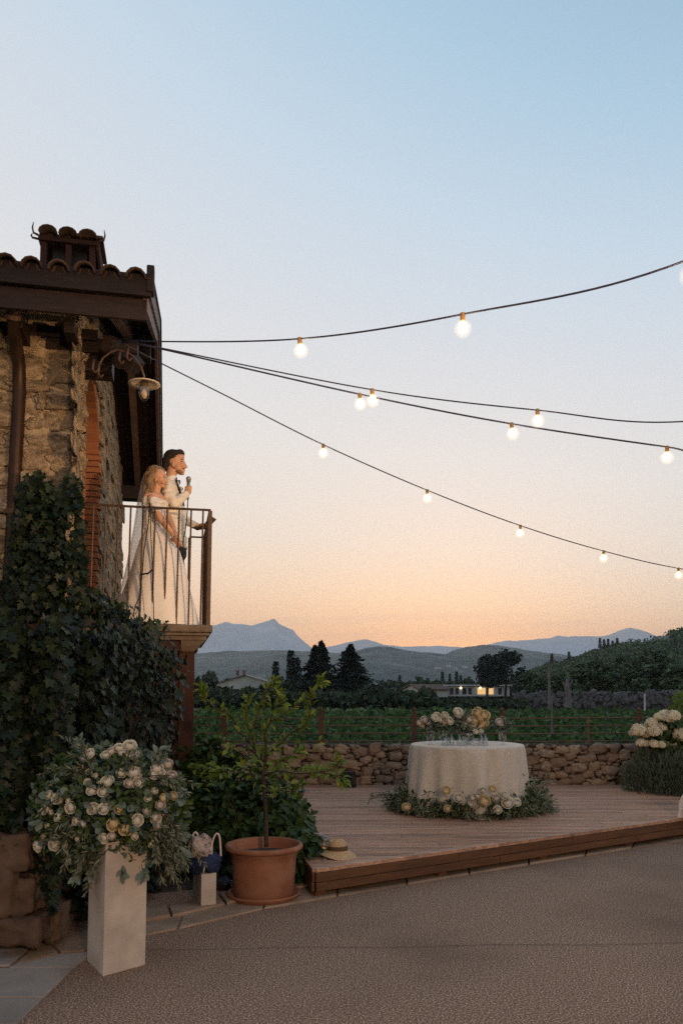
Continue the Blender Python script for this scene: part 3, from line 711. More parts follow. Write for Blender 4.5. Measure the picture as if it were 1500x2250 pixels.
# far village specks on the mid hill
for i, (px, py) in enumerate(((962, 1468), (985, 1464), (1000, 1469), (1022, 1466), (1044, 1470), (870, 1474))):
    D = 1500; b = P(px, py, D); w_ = random.uniform(7, 12)
    t = thing('village_house', ['tiny pale house, first from the left on the far slope above the cypresses', 'tiny pale house on the far slope, second from the left', 'tiny pale house on the far slope, third from the left', 'tiny pale house on the far slope, fourth from the left', 'tiny pale house on the far slope, nearest the dark pines', 'tiny pale house on the far slope just right of the cedars'][i], 'house', b, 'far village houses')
    mb = MB(); mb.box(b, (w_, 8, 5)); mb.build('wall', MT['whitepost'], t)
    mb = MB(); mb.add([b + Vector(p) for p in [(-w_/2-.4, -4.4, 2.5), (w_/2+.4, -4.4, 2.5), (w_/2+.4, 4.4, 2.5), (-w_/2-.4, 4.4, 2.5), (-w_/2, 0, 4.2), (w_/2, 0, 4.2)]], [(0,1,5,4), (2,3,4,5), (0,4,3), (1,2,5), (3,2,1,0)]); mb.build('roof', MT['farroof'], t)

# ---- hills and mountains
def ridge(name, prof, D, depth, mat, rough=1.0, nseg=220, back=.6, base=-3.0, seed=0):
    xs_ = [p[0] for p in prof]; zs_ = [P(p[0], p[1], D).z for p in prof]; Xs = [P(p[0], p[1], D).x for p in prof]
    VV = [0, .08, .16, .24, .31, .38, .44, .49, .53, .57, .595, .612, .62, .635, .68, .76, .87, 1]; nv = len(VV)
    def fn(u, v):
        v = VV[int(round(v * (nv-1)))]
        X = Xs[0] + (Xs[-1] - Xs[0]) * u; zt = float(np.interp(X, Xs, zs_))
        if v < .62: k = v / .62; y_ = D - depth * (1 - k); f_ = k ** .75
        else: k = (v - .62) / .38; y_ = D + depth * back * k; f_ = 1 - k ** 1.2
        s_ = depth * .35
        nzv = noise.fractal(Vector((X / s_, y_ / s_ * .7, seed)), .9, 2.1, 5) * rough * (zt - base) * .16 * (1 - abs(f_ - .5) * .6)
        fine = noise.fractal(Vector((X / s_ * 7, y_ / s_ * 4, seed + 9)), .8, 2.0, 4) * (zt - base) * .018 * rough
        return Vector((X * (y_ / D), y_, base + (zt - base) * f_ + (nzv * (0 if f_ > .97 else 1) + fine) * min(1, f_ * 4)))
    mb = MB(); mb.grid(fn, nseg, nv); return struct(name, mb, mat, smooth=True)
MT_, HL = MT['mountain'], MT['hill']
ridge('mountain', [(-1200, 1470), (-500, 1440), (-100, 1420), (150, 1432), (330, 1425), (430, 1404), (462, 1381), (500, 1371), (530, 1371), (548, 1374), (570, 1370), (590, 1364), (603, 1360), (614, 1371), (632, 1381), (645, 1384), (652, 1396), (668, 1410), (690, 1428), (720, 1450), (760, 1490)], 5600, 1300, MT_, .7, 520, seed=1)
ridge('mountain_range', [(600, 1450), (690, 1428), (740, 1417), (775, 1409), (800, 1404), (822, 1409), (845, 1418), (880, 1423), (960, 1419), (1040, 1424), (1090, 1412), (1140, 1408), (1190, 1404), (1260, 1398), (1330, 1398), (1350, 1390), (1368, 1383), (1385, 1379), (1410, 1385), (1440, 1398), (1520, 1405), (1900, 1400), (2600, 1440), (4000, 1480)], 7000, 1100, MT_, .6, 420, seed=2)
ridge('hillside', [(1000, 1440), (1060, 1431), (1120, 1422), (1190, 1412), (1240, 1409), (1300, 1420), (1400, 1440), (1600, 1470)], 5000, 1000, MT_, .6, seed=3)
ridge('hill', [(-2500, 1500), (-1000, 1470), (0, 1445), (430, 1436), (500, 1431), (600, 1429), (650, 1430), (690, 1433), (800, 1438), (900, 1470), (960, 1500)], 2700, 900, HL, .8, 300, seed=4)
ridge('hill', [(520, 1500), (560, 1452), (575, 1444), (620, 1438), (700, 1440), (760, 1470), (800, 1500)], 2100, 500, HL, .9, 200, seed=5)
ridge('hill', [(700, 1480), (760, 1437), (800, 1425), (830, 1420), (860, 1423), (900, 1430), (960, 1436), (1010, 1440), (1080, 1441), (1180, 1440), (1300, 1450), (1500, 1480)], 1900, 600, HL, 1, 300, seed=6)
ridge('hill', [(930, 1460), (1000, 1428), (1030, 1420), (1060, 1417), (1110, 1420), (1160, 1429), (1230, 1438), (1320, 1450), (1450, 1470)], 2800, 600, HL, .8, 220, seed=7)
# near wooded hill on the right
HP = [(1090, 1508), (1130, 1486), (1160, 1474), (1200, 1457), (1235, 1448), (1270, 1436), (1300, 1424), (1330, 1416), (1360, 1408), (1400, 1397), (1440, 1388), (1480, 1382), (1540, 1374), (1700, 1366), (2200, 1350), (3200, 1390)]
D0, dep0 = 430, 215
Xs = [P(a, b, D0).x for a, b in HP]; Zs = [P(a, b, D0).z for a, b in HP]
def hillz(X, Y):
    k = (Y - (D0 - dep0)) / dep0; Xp = X * D0 / Y; zt = float(np.interp(Xp, Xs, Zs)) - 4
    f_ = max(0, min(1, k)) ** 1.15 if k < 1 else max(0, 1 - (k-1)*.8)
    return -2.6 + max(0, zt + 2.6) * f_ + noise.noise(Vector((X/28, Y/34, 0))) * 2.2 * min(1, max(0, k) * 3)
mb = MB(); mb.grid(lambda u, v: (lambda Y: (lambda X: Vector((X, Y, hillz(X, Y))))((.17 + u * 1.35) * Y))(200 + v * 420), 90, 50)
struct('wooded_slope', mb, MT['hill'], smooth=True)
n = 5200; Y = 215 + rng.uniform(0, 1, n) ** .8 * 235; X = (.19 + rng.uniform(0, 1, n) ** 1.3 * .62) * Y
ctr = np.array([[a, b, hillz(a, b)] for a, b in zip(X, Y)])
# clearings
keep = np.array([noise.noise(Vector((a/30, b/22, 7))) > -.33 for a, b in zip(X, Y)]); ctr = ctr[keep]; n = len(ctr)
sz = rng.uniform(2.2, 4.6, n); k = 46
idx = np.repeat(np.arange(n), k); d = rdirs(n * k); d[:, 2] = np.abs(d[:, 2])
pp = ctr[idx] + d * (sz[idx] * rng.uniform(.6, 1.05, n*k))[:, None] * [1, 1, .9]
scatter('hill_wood', CARD, pp, rdirs(n*k), d + rdirs(n*k) * .5, rng.uniform(.7, 1.5, n*k) * .95, MT['hillleaf'])
for i, (px, top) in enumerate(((1318, 1402), (1327, 1405), (1336, 1404), (1346, 1408), (1356, 1402), (1250, 1432), (1212, 1436))):
    tree('ridge_cypress', cyp_t, px, top + 24, top, 415, ['dark cypress on the hill skyline, %s' % w for w in ('first of the row of five', 'second of the row of five', 'third of the row of five', 'fourth of the row of five', 'last of the row of five', 'alone left of the row', 'lowest, above the tall grey pole')][i], wide=1.6, group='cypresses on the hill skyline')
# near trees before the slope
for i, (px, base, top, D, w_) in enumerate(((1165, 1532, 1478, 150, 1.2), (1190, 1535, 1488, 140, 1.3), (1235, 1530, 1478, 135, 1.4), (1290, 1530, 1468, 138, 1.5), (1345, 1530, 1458, 140, 1.6), (1400, 1535, 1462, 130, 1.5), (1455, 1535, 1450, 125, 1.6), (1500, 1540, 1458, 115, 1.4), (1560, 1540, 1450, 118, 1.5), (1370, 1500, 1440, 180, 1.6), (1300, 1500, 1448, 185, 1.5), (1440, 1500, 1425, 190, 1.6))):
    tree('olive_tree', slope_t, px, base, top, D, ['green tree right of the white long house', 'green tree just left of the tall grey pole', 'green tree between the pole and the ragged trunk', 'green tree right of the ragged trunk', 'broad tree above the grey stone wall', 'broad tree left of the short white post', 'broad tree right of the short white post', 'green tree at the right end of the field wall', 'tree beyond the right end of the field wall', 'upper tree on the slope above the grey stone wall', 'upper tree on the slope above the ragged trunk', 'upper tree on the slope near the right edge'][i], native=5.5, wide=w_, group='trees at the foot of the slope')
# grey dry-stone field wall
b0, b1 = P(1130, 1548, 88), P(1520, 1543, 82)
fw = thing('field_wall', 'grey dry stone wall across the end of the vineyard at right', 'wall', (b0 + b1) / 2)
mb = MB(); mb.grid(lambda u, v: b0.lerp(b1, u) + Vector((0, .5 * noise.noise(Vector((u*60, v*4, 1))), -1.0 + v * (2.1 + .35 * noise.noise(Vector((u*30, 0, 2)))))), 200, 8)
mb.grid(lambda u, v: b0.lerp(b1, u) + Vector((0, .8 * v, 1.1 + .35 * noise.noise(Vector((u*30, 0, 2))))), 200, 2)
mb.build('body', MT['greystone'], fw)
GS = stone_meshes('field_stone', 2, .5, .4, MT['greystone'], 4, False)
for i in range(150):
    u = random.random(); b = b0.lerp(b1, u) + Vector((0, -.1, random.uniform(-.2, 1.15)))
    place('stone', random.choice(GS), Matrix.Translation(b) @ Matrix.Rotation(random.random()*3, 4, 'Y') @ Matrix.Diagonal((random.uniform(.4, .9), .5, random.uniform(.3, .55), 1)), fw)
def pole(px, top, base, D, r_, label, mat, cat='pole', lean=0):
    a, b = P(px, base, D), P(px + lean, top, D); mb = MB(); mb.tube([a, a.lerp(b, .5), b], [r_, r_*.9, r_*.8], 8)
    tag(mb.build('wooden_pole', mat), label, cat)
pole(1206, 1454, 1560, 62, .11, 'tall grey utility pole standing at the vineyard edge', MT['pole'])
pole(1416, 1524, 1562, 55, .07, 'short white post standing in the vineyard at right', MT['whitepost'], 'post')
pole(1212, 1530, 1612, 26, .035, 'thin grey vineyard stake behind the iron fence', MT['pole'], 'stake')
b = P(1247, 1555, 64); t = thing('dead_trunk', 'ragged pale dead tree trunk right of the tall pole', 'dead tree', b)
mb = MB(); pts = [b, b + Vector((.1, 0, .8)), b + Vector((-.05, 0, 1.6)), b + Vector((.05, 0, 2.3))]; mb.tube(pts, [.3, .24, .22, .12], 8)
mb.build('trunk', MT['pole'], t)
for dx, dz in ((.35, 2.0), (-.3, 1.9), (.25, 1.2)):
    mb = MB(); mb.tube([b + Vector((0, 0, dz - .5)), b + Vector((dx, 0, dz)), b + Vector((dx*1.2, 0, dz+.25))], [.12, .08, .04], 6); mb.build('branch', MT['pole'], t)

# ---- haze: one closed box of thin air
mb = MB(); mb.box((0, 4000, 300), (17800, 9400, 612)); hz = mb.build('haze', bpy.data.materials.new('haze_air'), kind='stuff')
hm = hz.data.materials[0]; hm.use_nodes = True; hm.node_tree.nodes.clear()
pv = hm.node_tree.nodes.new('ShaderNodeVolumePrincipled'); ho = hm.node_tree.nodes.new('ShaderNodeOutputMaterial')
pv.inputs['Density'].default_value = HAZE = 1.45e-4; pv.inputs['Color'].default_value = (.84, .93, 1, 1); pv.inputs['Anisotropy'].default_value = .62
hm.node_tree.links.new(pv.outputs[0], ho.inputs['Volume'])
# ================================================================== STONE HOUSE
YAW = R(11.9); CB = Vector((-2.36, 7.0, 0))
ea = Vector((-math.sin(YAW), math.cos(YAW), 0)); eb = Vector((math.cos(YAW), math.sin(YAW), 0)); ez = Vector((0, 0, 1))
def BP(s, t, z): return CB + ea * s + eb * t + ez * z
def BM(s, t, z): 
    m = Matrix((eb, ea, ez)).transposed().to_4x4(); return Matrix.Translation(BP(s, t, z)) @ m      # x=t, y=s, z
BR3 = Matrix((eb, ea, ez)).transposed()
def bbox(mb, s0, s1, t0, t1, z0, z1, mi=0): return mb.box(BP((s0+s1)/2, (t0+t1)/2, (z0+z1)/2), (t1-t0, s1-s0, z1-z0), BR3, mi)
hs = thing('stone_house', 'old rubble stone house with tiled roof and balcony at the left', 'house', BP(0, 0, 0))
FZ = 2.28                                             # balcony floor
SL = .355; EV = 4.79                                  # roof slope, eave underside
Rs, Rz = 2.85, 6.32                                   # ridge
def roofz(s): return Rz - abs(s - Rs) * SL            # top of the boarding
# walls (mortar bodies)
WD = .46
mb = MB()
def wpoly(mb, pts, t0, t1):                           # polygon in (s, z), thickness along t
    n = len(pts); vs = [BP(s, t0, z) for s, z in pts] + [BP(s, t1, z) for s, z in pts]
    mb.add(vs, [tuple(range(n)), tuple(reversed(range(n, 2*n)))] + [(i, n+i, n+(i+1) % n, (i+1) % n) for i in range(n)])
DS0, DS1, DSP, DCR = .60, 1.98, 4.36, 4.90            # doorway: start, end, springing, crown
rz = lambda s: roofz(s) - .16
mid = (DS0+DS1)/2
arc = [(mid + (DS1-DS0)/2*math.cos(a), DSP + (DCR-DSP)*math.sin(a)) for a in np.linspace(math.pi, 0, 13)]
wpoly(mb, [(0, 0), (DS0, 0), (DS0, DSP)] + arc[1:7] + [(mid, rz(mid)), (0, rz(0))], -WD, -.02)
wpoly(mb, [(DS1, 0), (5.85, 0), (5.85, rz(5.85)), (Rs, rz(Rs)), (mid, rz(mid))] + arc[6:-1] + [(DS1, DSP)], -WD, -.02)
bbox(mb, DS0, DS1, -WD, -.02, 0, FZ)
mb.build('side_wall', MT['mortar'], hs)
mb = MB(); bbox(mb, .02, .45, -4.2, -.02, 0, EV + .25); mb.build('front_wall', MT['mortar'], hs)
mb = MB(); bbox(mb, .45, 5.85, -4.2, -4.0, 0, 5.2); bbox(mb, 5.4, 5.85, -4.0, -WD, 0, 4.9); bbox(mb, .45, 5.4, -4.0, -WD, FZ-.15, FZ-.01); mb.build('back_wall', MT['mortar'], hs)
HS = stone_meshes('house_stone', 10, .62, .42, MT['housestone'], 7)
HS2 = stone_meshes('rubble', 6, .6, .45, MT['housestone'], 6)
cnt = 0
for (x, z, w, h) in lay(-1.25, .0, 2.0, 4.84, (.16, .36), (.10, .24), .35):
    if x + w/2 > .03: w = max(.08, (.03 - (x - w/2))); x = .03 - w/2
    if x - w/2 < -1.35: continue
    m = BM(.03, x, z) @ Matrix.Rotation(random.gauss(0, .07), 4, 'Y') @ Matrix.Diagonal((w*1.02, .095 * random.uniform(.6, 1.5), h*1.0, 1))
    place('stone', random.choice(HS), m, hs); cnt += 1
for (x, z, w, h) in lay(0, 5.85, FZ + .05, 6.1, (.32, .60), (.20, .32), .3):
    if cnt > 297: break
    if DS0 - .12 < x + w/2 and x - w/2 < DS1 + .12 and z < DCR + .1: 
        if x < DS0 and x - w/2 < DS0 - .2: w = DS0 - .13 - (x - w/2); x = DS0 - .13 - w/2
        elif x > DS1 and x + w/2 > DS1 + .2: w = x + w/2 - DS1 - .06; x = DS1 + .06 + w/2
        else: continue
    if z + h/2 > rz(x) - .05 or w < .06: continue
    m = BM(x, -.02, z) @ Matrix.Rotation(random.gauss(0, .07), 4, 'X') @ Matrix.Diagonal(((.05 if x < DS0 else .075) * random.uniform(.7, 1.5), w*1.0, h*.97, 1))
    place('stone', random.choice(HS2), m, hs); cnt += 1
# brick surround of the doorway: reveal jamb, arch ring
bk = MB(); bk.box((0, 0, 0), (1, 1, 1)); bkm = bk.build('b', MT['brick'], bevel=.04); bme = bkm.data; bpy.data.objects.remove(bkm)
def brick(s, t, z, ds, dt, dz, tilt=0):
    m = BM(s, t, z) @ Matrix.Rotation(tilt, 4, 'X') @ Matrix.Diagonal((dt, ds, dz, 1)); place('brick', bme, m, hs)
z = FZ + .04; k = 0
while z < DSP:
    brick(DS1 + .02, -.10 - (k % 2)*.02, z, .13, .24, .058); brick(DS1 + .02, -.335, z, .13, .20, .058)
    brick(DS0 - .02, -.13, z, .12, .26, .058)
    z += .070; k += 1
for i, a in enumerate(np.linspace(0, math.pi, 23)):
    rx, rzz = (DS1-DS0)/2 + .05, DCR - DSP + .05
    for tt in (-.12, -.345):
        brick(mid + rx*math.cos(a), tt, DSP + rzz*math.sin(a), .14, .21, .085, a)
# dark doorway interior: open timber door leaf inside
mb = MB(); bbox(mb, DS0+.1, DS1-.05, -1.4, -1.35, FZ, DSP+.6); mb.build('inner_door', MT['darkwood'], hs)
# iron ring on the wall
rp = BP(3.4, .06, 2.65); mb = MB(); mb.tube([rp + ea*.05*math.cos(a) + ez*.05*math.sin(a) for a in np.linspace(0, 2*math.pi, 13)], .012, 5, cap=False); tag(mb.build('iron_ring', MT['iron']), 'small iron ring fixed to the stone wall low behind the bride', 'ring')

# ---- roof
TV = .60                                              # verge
def slope_board(name, s0, s1, t0, t1, dz0, dz1, mat, parent=hs, **k):
    mb = MB()
    if (s0 - Rs) * (s1 - Rs) < 0: cuts_ = [s0, Rs, s1]
    else: cuts_ = [s0, s1]
    o = None
    for a, b in zip(cuts_, cuts_[1:]):
        mb = MB()
        mb.hexa([BP(a, t0, roofz(a)+dz0), BP(a, t1, roofz(a)+dz0), BP(b, t1, roofz(b)+dz0), BP(b, t0, roofz(b)+dz0)],
                [BP(a, t0, roofz(a)+dz1), BP(a, t1, roofz(a)+dz1), BP(b, t1, roofz(b)+dz1), BP(b, t0, roofz(b)+dz1)])
        o = mb.build(name, mat, parent, **k)
    return o
slope_board('roof', -.56, 6.3, -4.3, TV - .04, -.03, .02, MT['darkwood'])
# soffit boards running up the slope on the overhang
t = .0
while t < TV - .05:
    slope_board('soffit_board', -.5, 6.3, t, t + .085, -.055, -.032, MT['darkwood']); t += .092
slope_board('rafter', -.55, 6.25, .20, .29, -.22, -.056, MT['palewood'])
slope_board('rafter', -.55, 6.25, -.06, .02, -.22, -.056, MT['darkwood'])
slope_board('barge_board', -.60, 6.34, TV - .04, TV, -.24, .02, MT['palewood'])
slope_board('barge_board', -.62, 6.36, TV + .001, TV + .025, -.10, .065, MT['palewood'])
slope_board('verge_flashing', -.64, 6.38, TV - .03, TV + .045, .067, .085, MT['cable'])
for s_ in (-.5, ):
    for t in (-3.5, -2.8, -2.1, -1.4, -.7): slope_board('rafter', -.5, .4, t, t + .1, -.2, -.056, MT['darkwood'])
# eave fascia: two deep boards
mb = MB(); bbox(mb, -.655, -.60, -4.3, TV + .03, 4.965, 5.155); mb.build('fascia_board', MT['darkwood'], hs, bevel=.006)
mb = MB(); bbox(mb, -.60, -.565, -4.3, TV, 4.775, 4.961); mb.build('fascia_board', MT['darkwood'], hs, bevel=.006)
mb = MB(); bbox(mb, -.67, -.55, TV - .01, TV + .055, 5.0, 5.235); mb.build('fascia_end', MT['darkwood'], hs, bevel=.012)
mb = MB(); bbox(mb, 6.36, 6.40, -4.3, TV + .03, 4.82, 5.15); mb.build('fascia_board', MT['darkwood'], hs)
# projecting timbers carrying the gable overhang
for s0, z0, t1, w in ((.06, 4.56, .27, .25), (-.02, 4.70, .50, .13), (Rs - .1, 5.84, .52, .2), (5.5, 4.67, .5, .2)):
    mb = MB(); bbox(mb, s0, s0 + w, -.3, t1, z0, z0 + w*1.05); mb.build('beam', MT['darkwood'], hs, bevel=.01)
mb = MB(); bbox(mb, -.05, .02, -1.2, .15, 4.80, 4.90); mb.build('wall_plate', MT['darkwood'], hs)
for t in (-1.0, -.52, -.1):
    mb = MB(); bbox(mb, -.4, .05, t, t+.09, 4.70, 4.82); mb.build('rafter_end', MT['darkwood'], hs, bevel=.005)
# coppi: curved tiles
def coppo_mesh():
    mb = MB(); n = 7
    for r_, dz in ((.085, 0), (.070, 0)):
        pass
    vs = []
    for (y_, w_) in ((0, 1.0), (.45, .82)):
        for r_ in (.088, .074):
            for i in range(n):
                a = math.pi * i / (n-1); vs.append((-r_*w_*math.cos(a), y_, r_*w_*math.sin(a)*.95))
    f_ = []
    for i in range(n-1):
        f_ += [(i, i+1, 2*n+i+1, 2*n+i), (n+i+1, n+i, 3*n+i, 3*n+i+1), (i+1, i, n+i, n+i+1), (2*n+i, 2*n+i+1, 3*n+i+1, 3*n+i)]
    f_ += [(0, 2*n, 3*n, n), (n-1, 2*n-1, 4*n-1, 3*n-1)]
    mb.add(vs, f_); return mb.mesh('roof_tile', MT['tile'], True)
COP = coppo_mesh()
ang = math.atan(SL); nt_ = 0
for i in range(19):
    t = TV - .10 - i * .205
    for j in range(8):
        s = -.70 + j * .40
        if s > Rs - .2: continue
        m = BM(s, t + random.uniform(-.008, .008), roofz(s) + .03 + random.uniform(0, .012)) @ Matrix.Rotation(ang + .03, 4, 'X') @ Matrix.Rotation(random.gauss(0, .03), 4, 'Z')
        place('roof_tile', COP, m, hs)
        # channel tile between
        if j < 3:
            m = BM(s + .03, t - .1025, roofz(s) + .075) @ Matrix.Rotation(ang, 4, 'X') @ Matrix.Diagonal((.9, 1, -.8, 1)); place('roof_tile', COP, m, hs)
# ---- chimney
c0 = P(150, 600, 7.75); cs = (c0 - CB).dot(ea); ct = (c0 - CB).dot(eb)
ch = MB(); bbox(ch, cs - .02, cs + .50, ct - .26, ct + .26, 4.9, 5.80); chim = ch.build('chimney', MT['housestone'], hs)
zc = 5.80
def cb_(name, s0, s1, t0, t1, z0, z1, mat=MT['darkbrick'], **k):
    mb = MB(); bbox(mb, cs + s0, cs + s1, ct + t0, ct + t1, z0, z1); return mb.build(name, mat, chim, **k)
cb_('ledge', -.07, .55, -.31, .31, zc, zc + .06, bevel=.01)
for (a, b) in ((-.27, -.21), (-.03, .03), (.20, .26)):
    for s0 in (-.03, .44): cb_('brick_pier', s0, s0 + .08, a, b, zc + .06, zc + .34)
cb_('core', .08, .40, -.17, .17, zc + .06, zc + .34, MT['black'])
cb_('cap_slab', -.06, .54, -.29, .29, zc + .34, zc + .39, bevel=.008)
mb = MB(); a = BP(cs - .02, ct + .30, zc + .34); q = [BP(cs-.05, ct+.27, zc+.30), BP(cs+.30, ct+.30, zc-.02), BP(cs+.52, ct+.30, zc+.02), BP(cs+.52, ct+.27, zc+.42), BP(cs-.05, ct+.27, zc+.40)]
mb.add(q + [v + eb*.025 for v in q], [(0,1,2,3,4), (9,8,7,6,5)] + [(i, 5+i, 5+(i+1) % 5, (i+1) % 5) for i in range(5)]); mb.build('side_panel', MT['darkbrick'], chim)
for i in range(3):
    for j in range(2):
        m = BM(cs - .12 + j*.34, ct - .19 + i*.19, zc + .40 + j*.045) @ Matrix.Rotation(.16, 4, 'X') @ Matrix.Diagonal((1.05, .85, .85, 1)); place('roof_tile', COP, m, chim)
m = BM(cs - .05, ct + .02, zc + .455) @ Matrix.Rotation(-R(90), 4, 'Z') @ Matrix.Rotation(.03, 4, 'X') 
cb_('cap_tile', -.02, .5, .02, .33, zc + .445, zc + .475, MT['tile'], bevel=.008)
cb_('cap_tile', .06, .5, -.30, .01, zc + .455, zc + .485, MT['tile'], bevel=.008)
for sg in (-1, 1):
    for k_, (l1, h1) in enumerate(((.06, .13), (.07, .05))):
        b = BP(cs - .03, ct + sg*.29, zc + .40 - k_*.04); mb = MB()
        mb.tube([b, b + eb*sg*l1*.8 + ez*h1*.15, b + eb*sg*l1 + ez*h1*.55, b + eb*sg*(l1*.85) + ez*h1], [.012, .011, .009, .004], 6)
        if sg < 0 or k_ == 0: mb.build('iron_hook', MT['iron'], chim, smooth=True)
# ---- downpipe
mb = MB(); dp = [P(40, 618, 6.42), P(38, 650, 6.42), P(30, 700, 6.47), P(33, 745, 6.65), P(42, 800, 6.84), P(43, 860, 6.86), P(36, 980, 6.86), P(28, 1150, 6.86), P(18, 1330, 6.86), P(12, 1450, 6.86)]
mb.tube(dp, [.05, .058] + [.056]*8, 14); dpo = mb.build('downpipe', MT['pipe'], None, smooth=True)
tag(dpo, 'dark metal downpipe swan necked from the eave down the stone wall', 'downpipe')
mb = MB(); mb.tube([P(29, 690, 6.45), P(29, 700, 6.47)], .066, 14); mb.build('pipe_collar', MT['iron'], dpo)
mb = MB(); mb.tube([P(29, 1120, 6.86), P(28.5, 1130, 6.86)], .064, 14); mb.build('pipe_collar', MT['iron'], dpo)

# ---- balcony slab, pillar
mb = MB(); bs0, bs1, bt = .52, 2.10, 1.235
def ring_slab(mb, inset, z0, z1): bbox(mb, bs0 + inset, bs1 - inset, -.02, bt - inset, z0, z1)
for ins, z0, z1, nm in ((0, FZ - .075, FZ, 'slab_nosing'), (.025, FZ - .105, FZ - .078, 'slab_moulding'), (.055, FZ - .15, FZ - .108, 'slab_bed')):
    mb = MB(); ring_slab(mb, ins, z0, z1); mb.build(nm, MT['slab'], hs, bevel=.018 if ins == 0 else .006)
mb = MB(); a = BP(bs0 + .1, bt - .1, 0)
mb.hexa([BP(bs0+.10, bt-.30, FZ-.26), BP(bs0+.10, bt-.18, FZ-.26), BP(bs0+.5, bt-.18, FZ-.26), BP(bs0+.5, bt-.30, FZ-.26)],
        [BP(bs0+.06, bt-.30, FZ-.152), BP(bs0+.06, bt-.07, FZ-.152), BP(bs0+.6, bt-.07, FZ-.152), BP(bs0+.6, bt-.30, FZ-.152)])
mb.build('bracket', MT['slab'], hs)
tR = 1.07
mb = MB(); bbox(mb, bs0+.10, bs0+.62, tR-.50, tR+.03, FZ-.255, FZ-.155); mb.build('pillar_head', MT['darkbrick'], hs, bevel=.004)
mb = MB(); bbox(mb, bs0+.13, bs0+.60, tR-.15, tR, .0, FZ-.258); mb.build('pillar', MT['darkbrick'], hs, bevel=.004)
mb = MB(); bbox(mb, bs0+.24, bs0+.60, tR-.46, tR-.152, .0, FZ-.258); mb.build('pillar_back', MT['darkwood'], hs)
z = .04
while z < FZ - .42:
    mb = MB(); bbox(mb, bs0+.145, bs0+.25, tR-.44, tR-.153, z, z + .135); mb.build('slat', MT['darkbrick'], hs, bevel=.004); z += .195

# ---- lower rubble wall under the ivy
L0, L1, L2, L3 = Vector((-3.4, 5.02)), Vector((-1.99, 5.28)), Vector((-1.66, 7.45)), Vector((-2.5, 7.45))
HSD = stone_meshes('foot_stone', 8, .62, .42, MT['darkstone'], 6)
lw = thing('lower_wall', 'low stone wall covered by dark ivy below the balcony', 'wall', (-2.2, 6, 0))
mb = MB(); mb.prism([L0, L1, L2, L3, Vector((-3.4, 7))], -.05, 2.08); mb.build('core', MT['wallmortar'], lw)
cnt = 0
for p, q in ((L0, L1), (L1, L2)):
    d = (q-p); Ln = d.length; d = d/Ln; a = math.atan2(d.y, d.x)
    for (x, z, w, h) in lay(0, Ln, .0, 2.0 if p is L1 else 1.4, (.3, .5), (.2, .34), .2):
        if x + w/2 > Ln + .1 or x - w/2 < -.1: continue
        m = Matrix.Translation((p.x + d.x*x, p.y + d.y*x, z)) @ Matrix.Rotation(a, 4, 'Z') @ Matrix.Diagonal((w*.98, .16, h*.98, 1))
        place('stone', random.choice(HSD), m, lw)
# pale blocks at the foot, lower left
for (px, py, w, h, D) in ((52, 2036, .30, .17, 5.12), (118, 2022, .16, .22, 5.3), (100, 1950, .13, .22, 5.25), (50, 1960, .24, .24, 5.15), (10, 1950, .2, .3, 5.1), (30, 1868, .30, .24, 5.12), (106, 1885, .10, .2, 5.25), (340, 1950, .26, .36, 7.25), (392, 1945, .18, .38, 7.3), (362, 1850, .3, .22, 7.3)):
    b = P(px, py, D); mb = MB(); V, F = cubesphere(8, .8, .28, px); mb.add([Vector((v[0]*w, v[1]*.26, v[2]*h)) + b for v in V], F); mb.build('stone', MT['darkstone'], lw, smooth=True)

# ================================================================== RAILING
rl = thing('balcony_railing', 'thin rusty iron balcony railing in front of the couple', 'railing', BP(bs0, 0, FZ))
RT, RS = MT['railtop'], bs0 + .06
# railing stands a little out of plumb, top leaning right
def RPt(px_t, px_b, z, s=RS):
    pass
r0, r1 = BP(RS, -.11, 3.43), BP(RS, bt - .04, 3.43)
tA, tB = -.11, bt - .04
mb = MB(); mb.tube([BP(RS, tA, 3.435), BP(RS, (tA+tB)/2, 3.43), BP(RS, tB + .01, 3.43)], .0125, 6); mb.build('top_rail', RT, rl)
mb = MB(); mb.tube([BP(RS, tA, FZ+.05), BP(RS, tB, FZ+.05)], .009, 6)
nB = 11
for i in range(nB):
    t = tA + .075 + (tB - tA - .03) * i / nB
    mb = MB(); mb.tube([BP(RS, t - .006, FZ), BP(RS, t, 2.9), BP(RS, t + .006, 3.425)], .0095, 6); mb.build('baluster', RT, rl)
mb = MB(); mb.hexa([BP(RS-.018, tB-.018, FZ), BP(RS-.018, tB+.018, FZ), BP(RS+.018, tB+.018, FZ), BP(RS+.018, tB-.018, FZ)], [BP(RS-.018, tB-.012, 3.42), BP(RS-.018, tB+.024, 3.42), BP(RS+.018, tB+.024, 3.42), BP(RS+.018, tB-.012, 3.42)]); mb.build('post', RT, rl)
s1 = bs1 - .06
mb = MB(); mb.tube([BP(RS, tB, 3.43), BP(s1, tB, 3.43)], .012, 6); mb.build('side_rail', RT, rl)
k = RS + .13
while k < s1 - .05:
    mb = MB(); mb.tube([BP(k, tB, FZ), BP(k, tB, 3.42)], .0095, 6); mb.build('baluster', RT, rl); k += .13
mb = MB(); mb.tube([BP(s1, tB, 3.43), BP(s1, tB - .17, 3.43)], .011, 6); mb.build('side_rail', RT, rl)
for t in (tB, tB - .17):
    mb = MB(); bbox(mb, s1-.015, s1+.015, t-.015, t+.015, FZ, 3.42); mb.build('post', RT, rl)
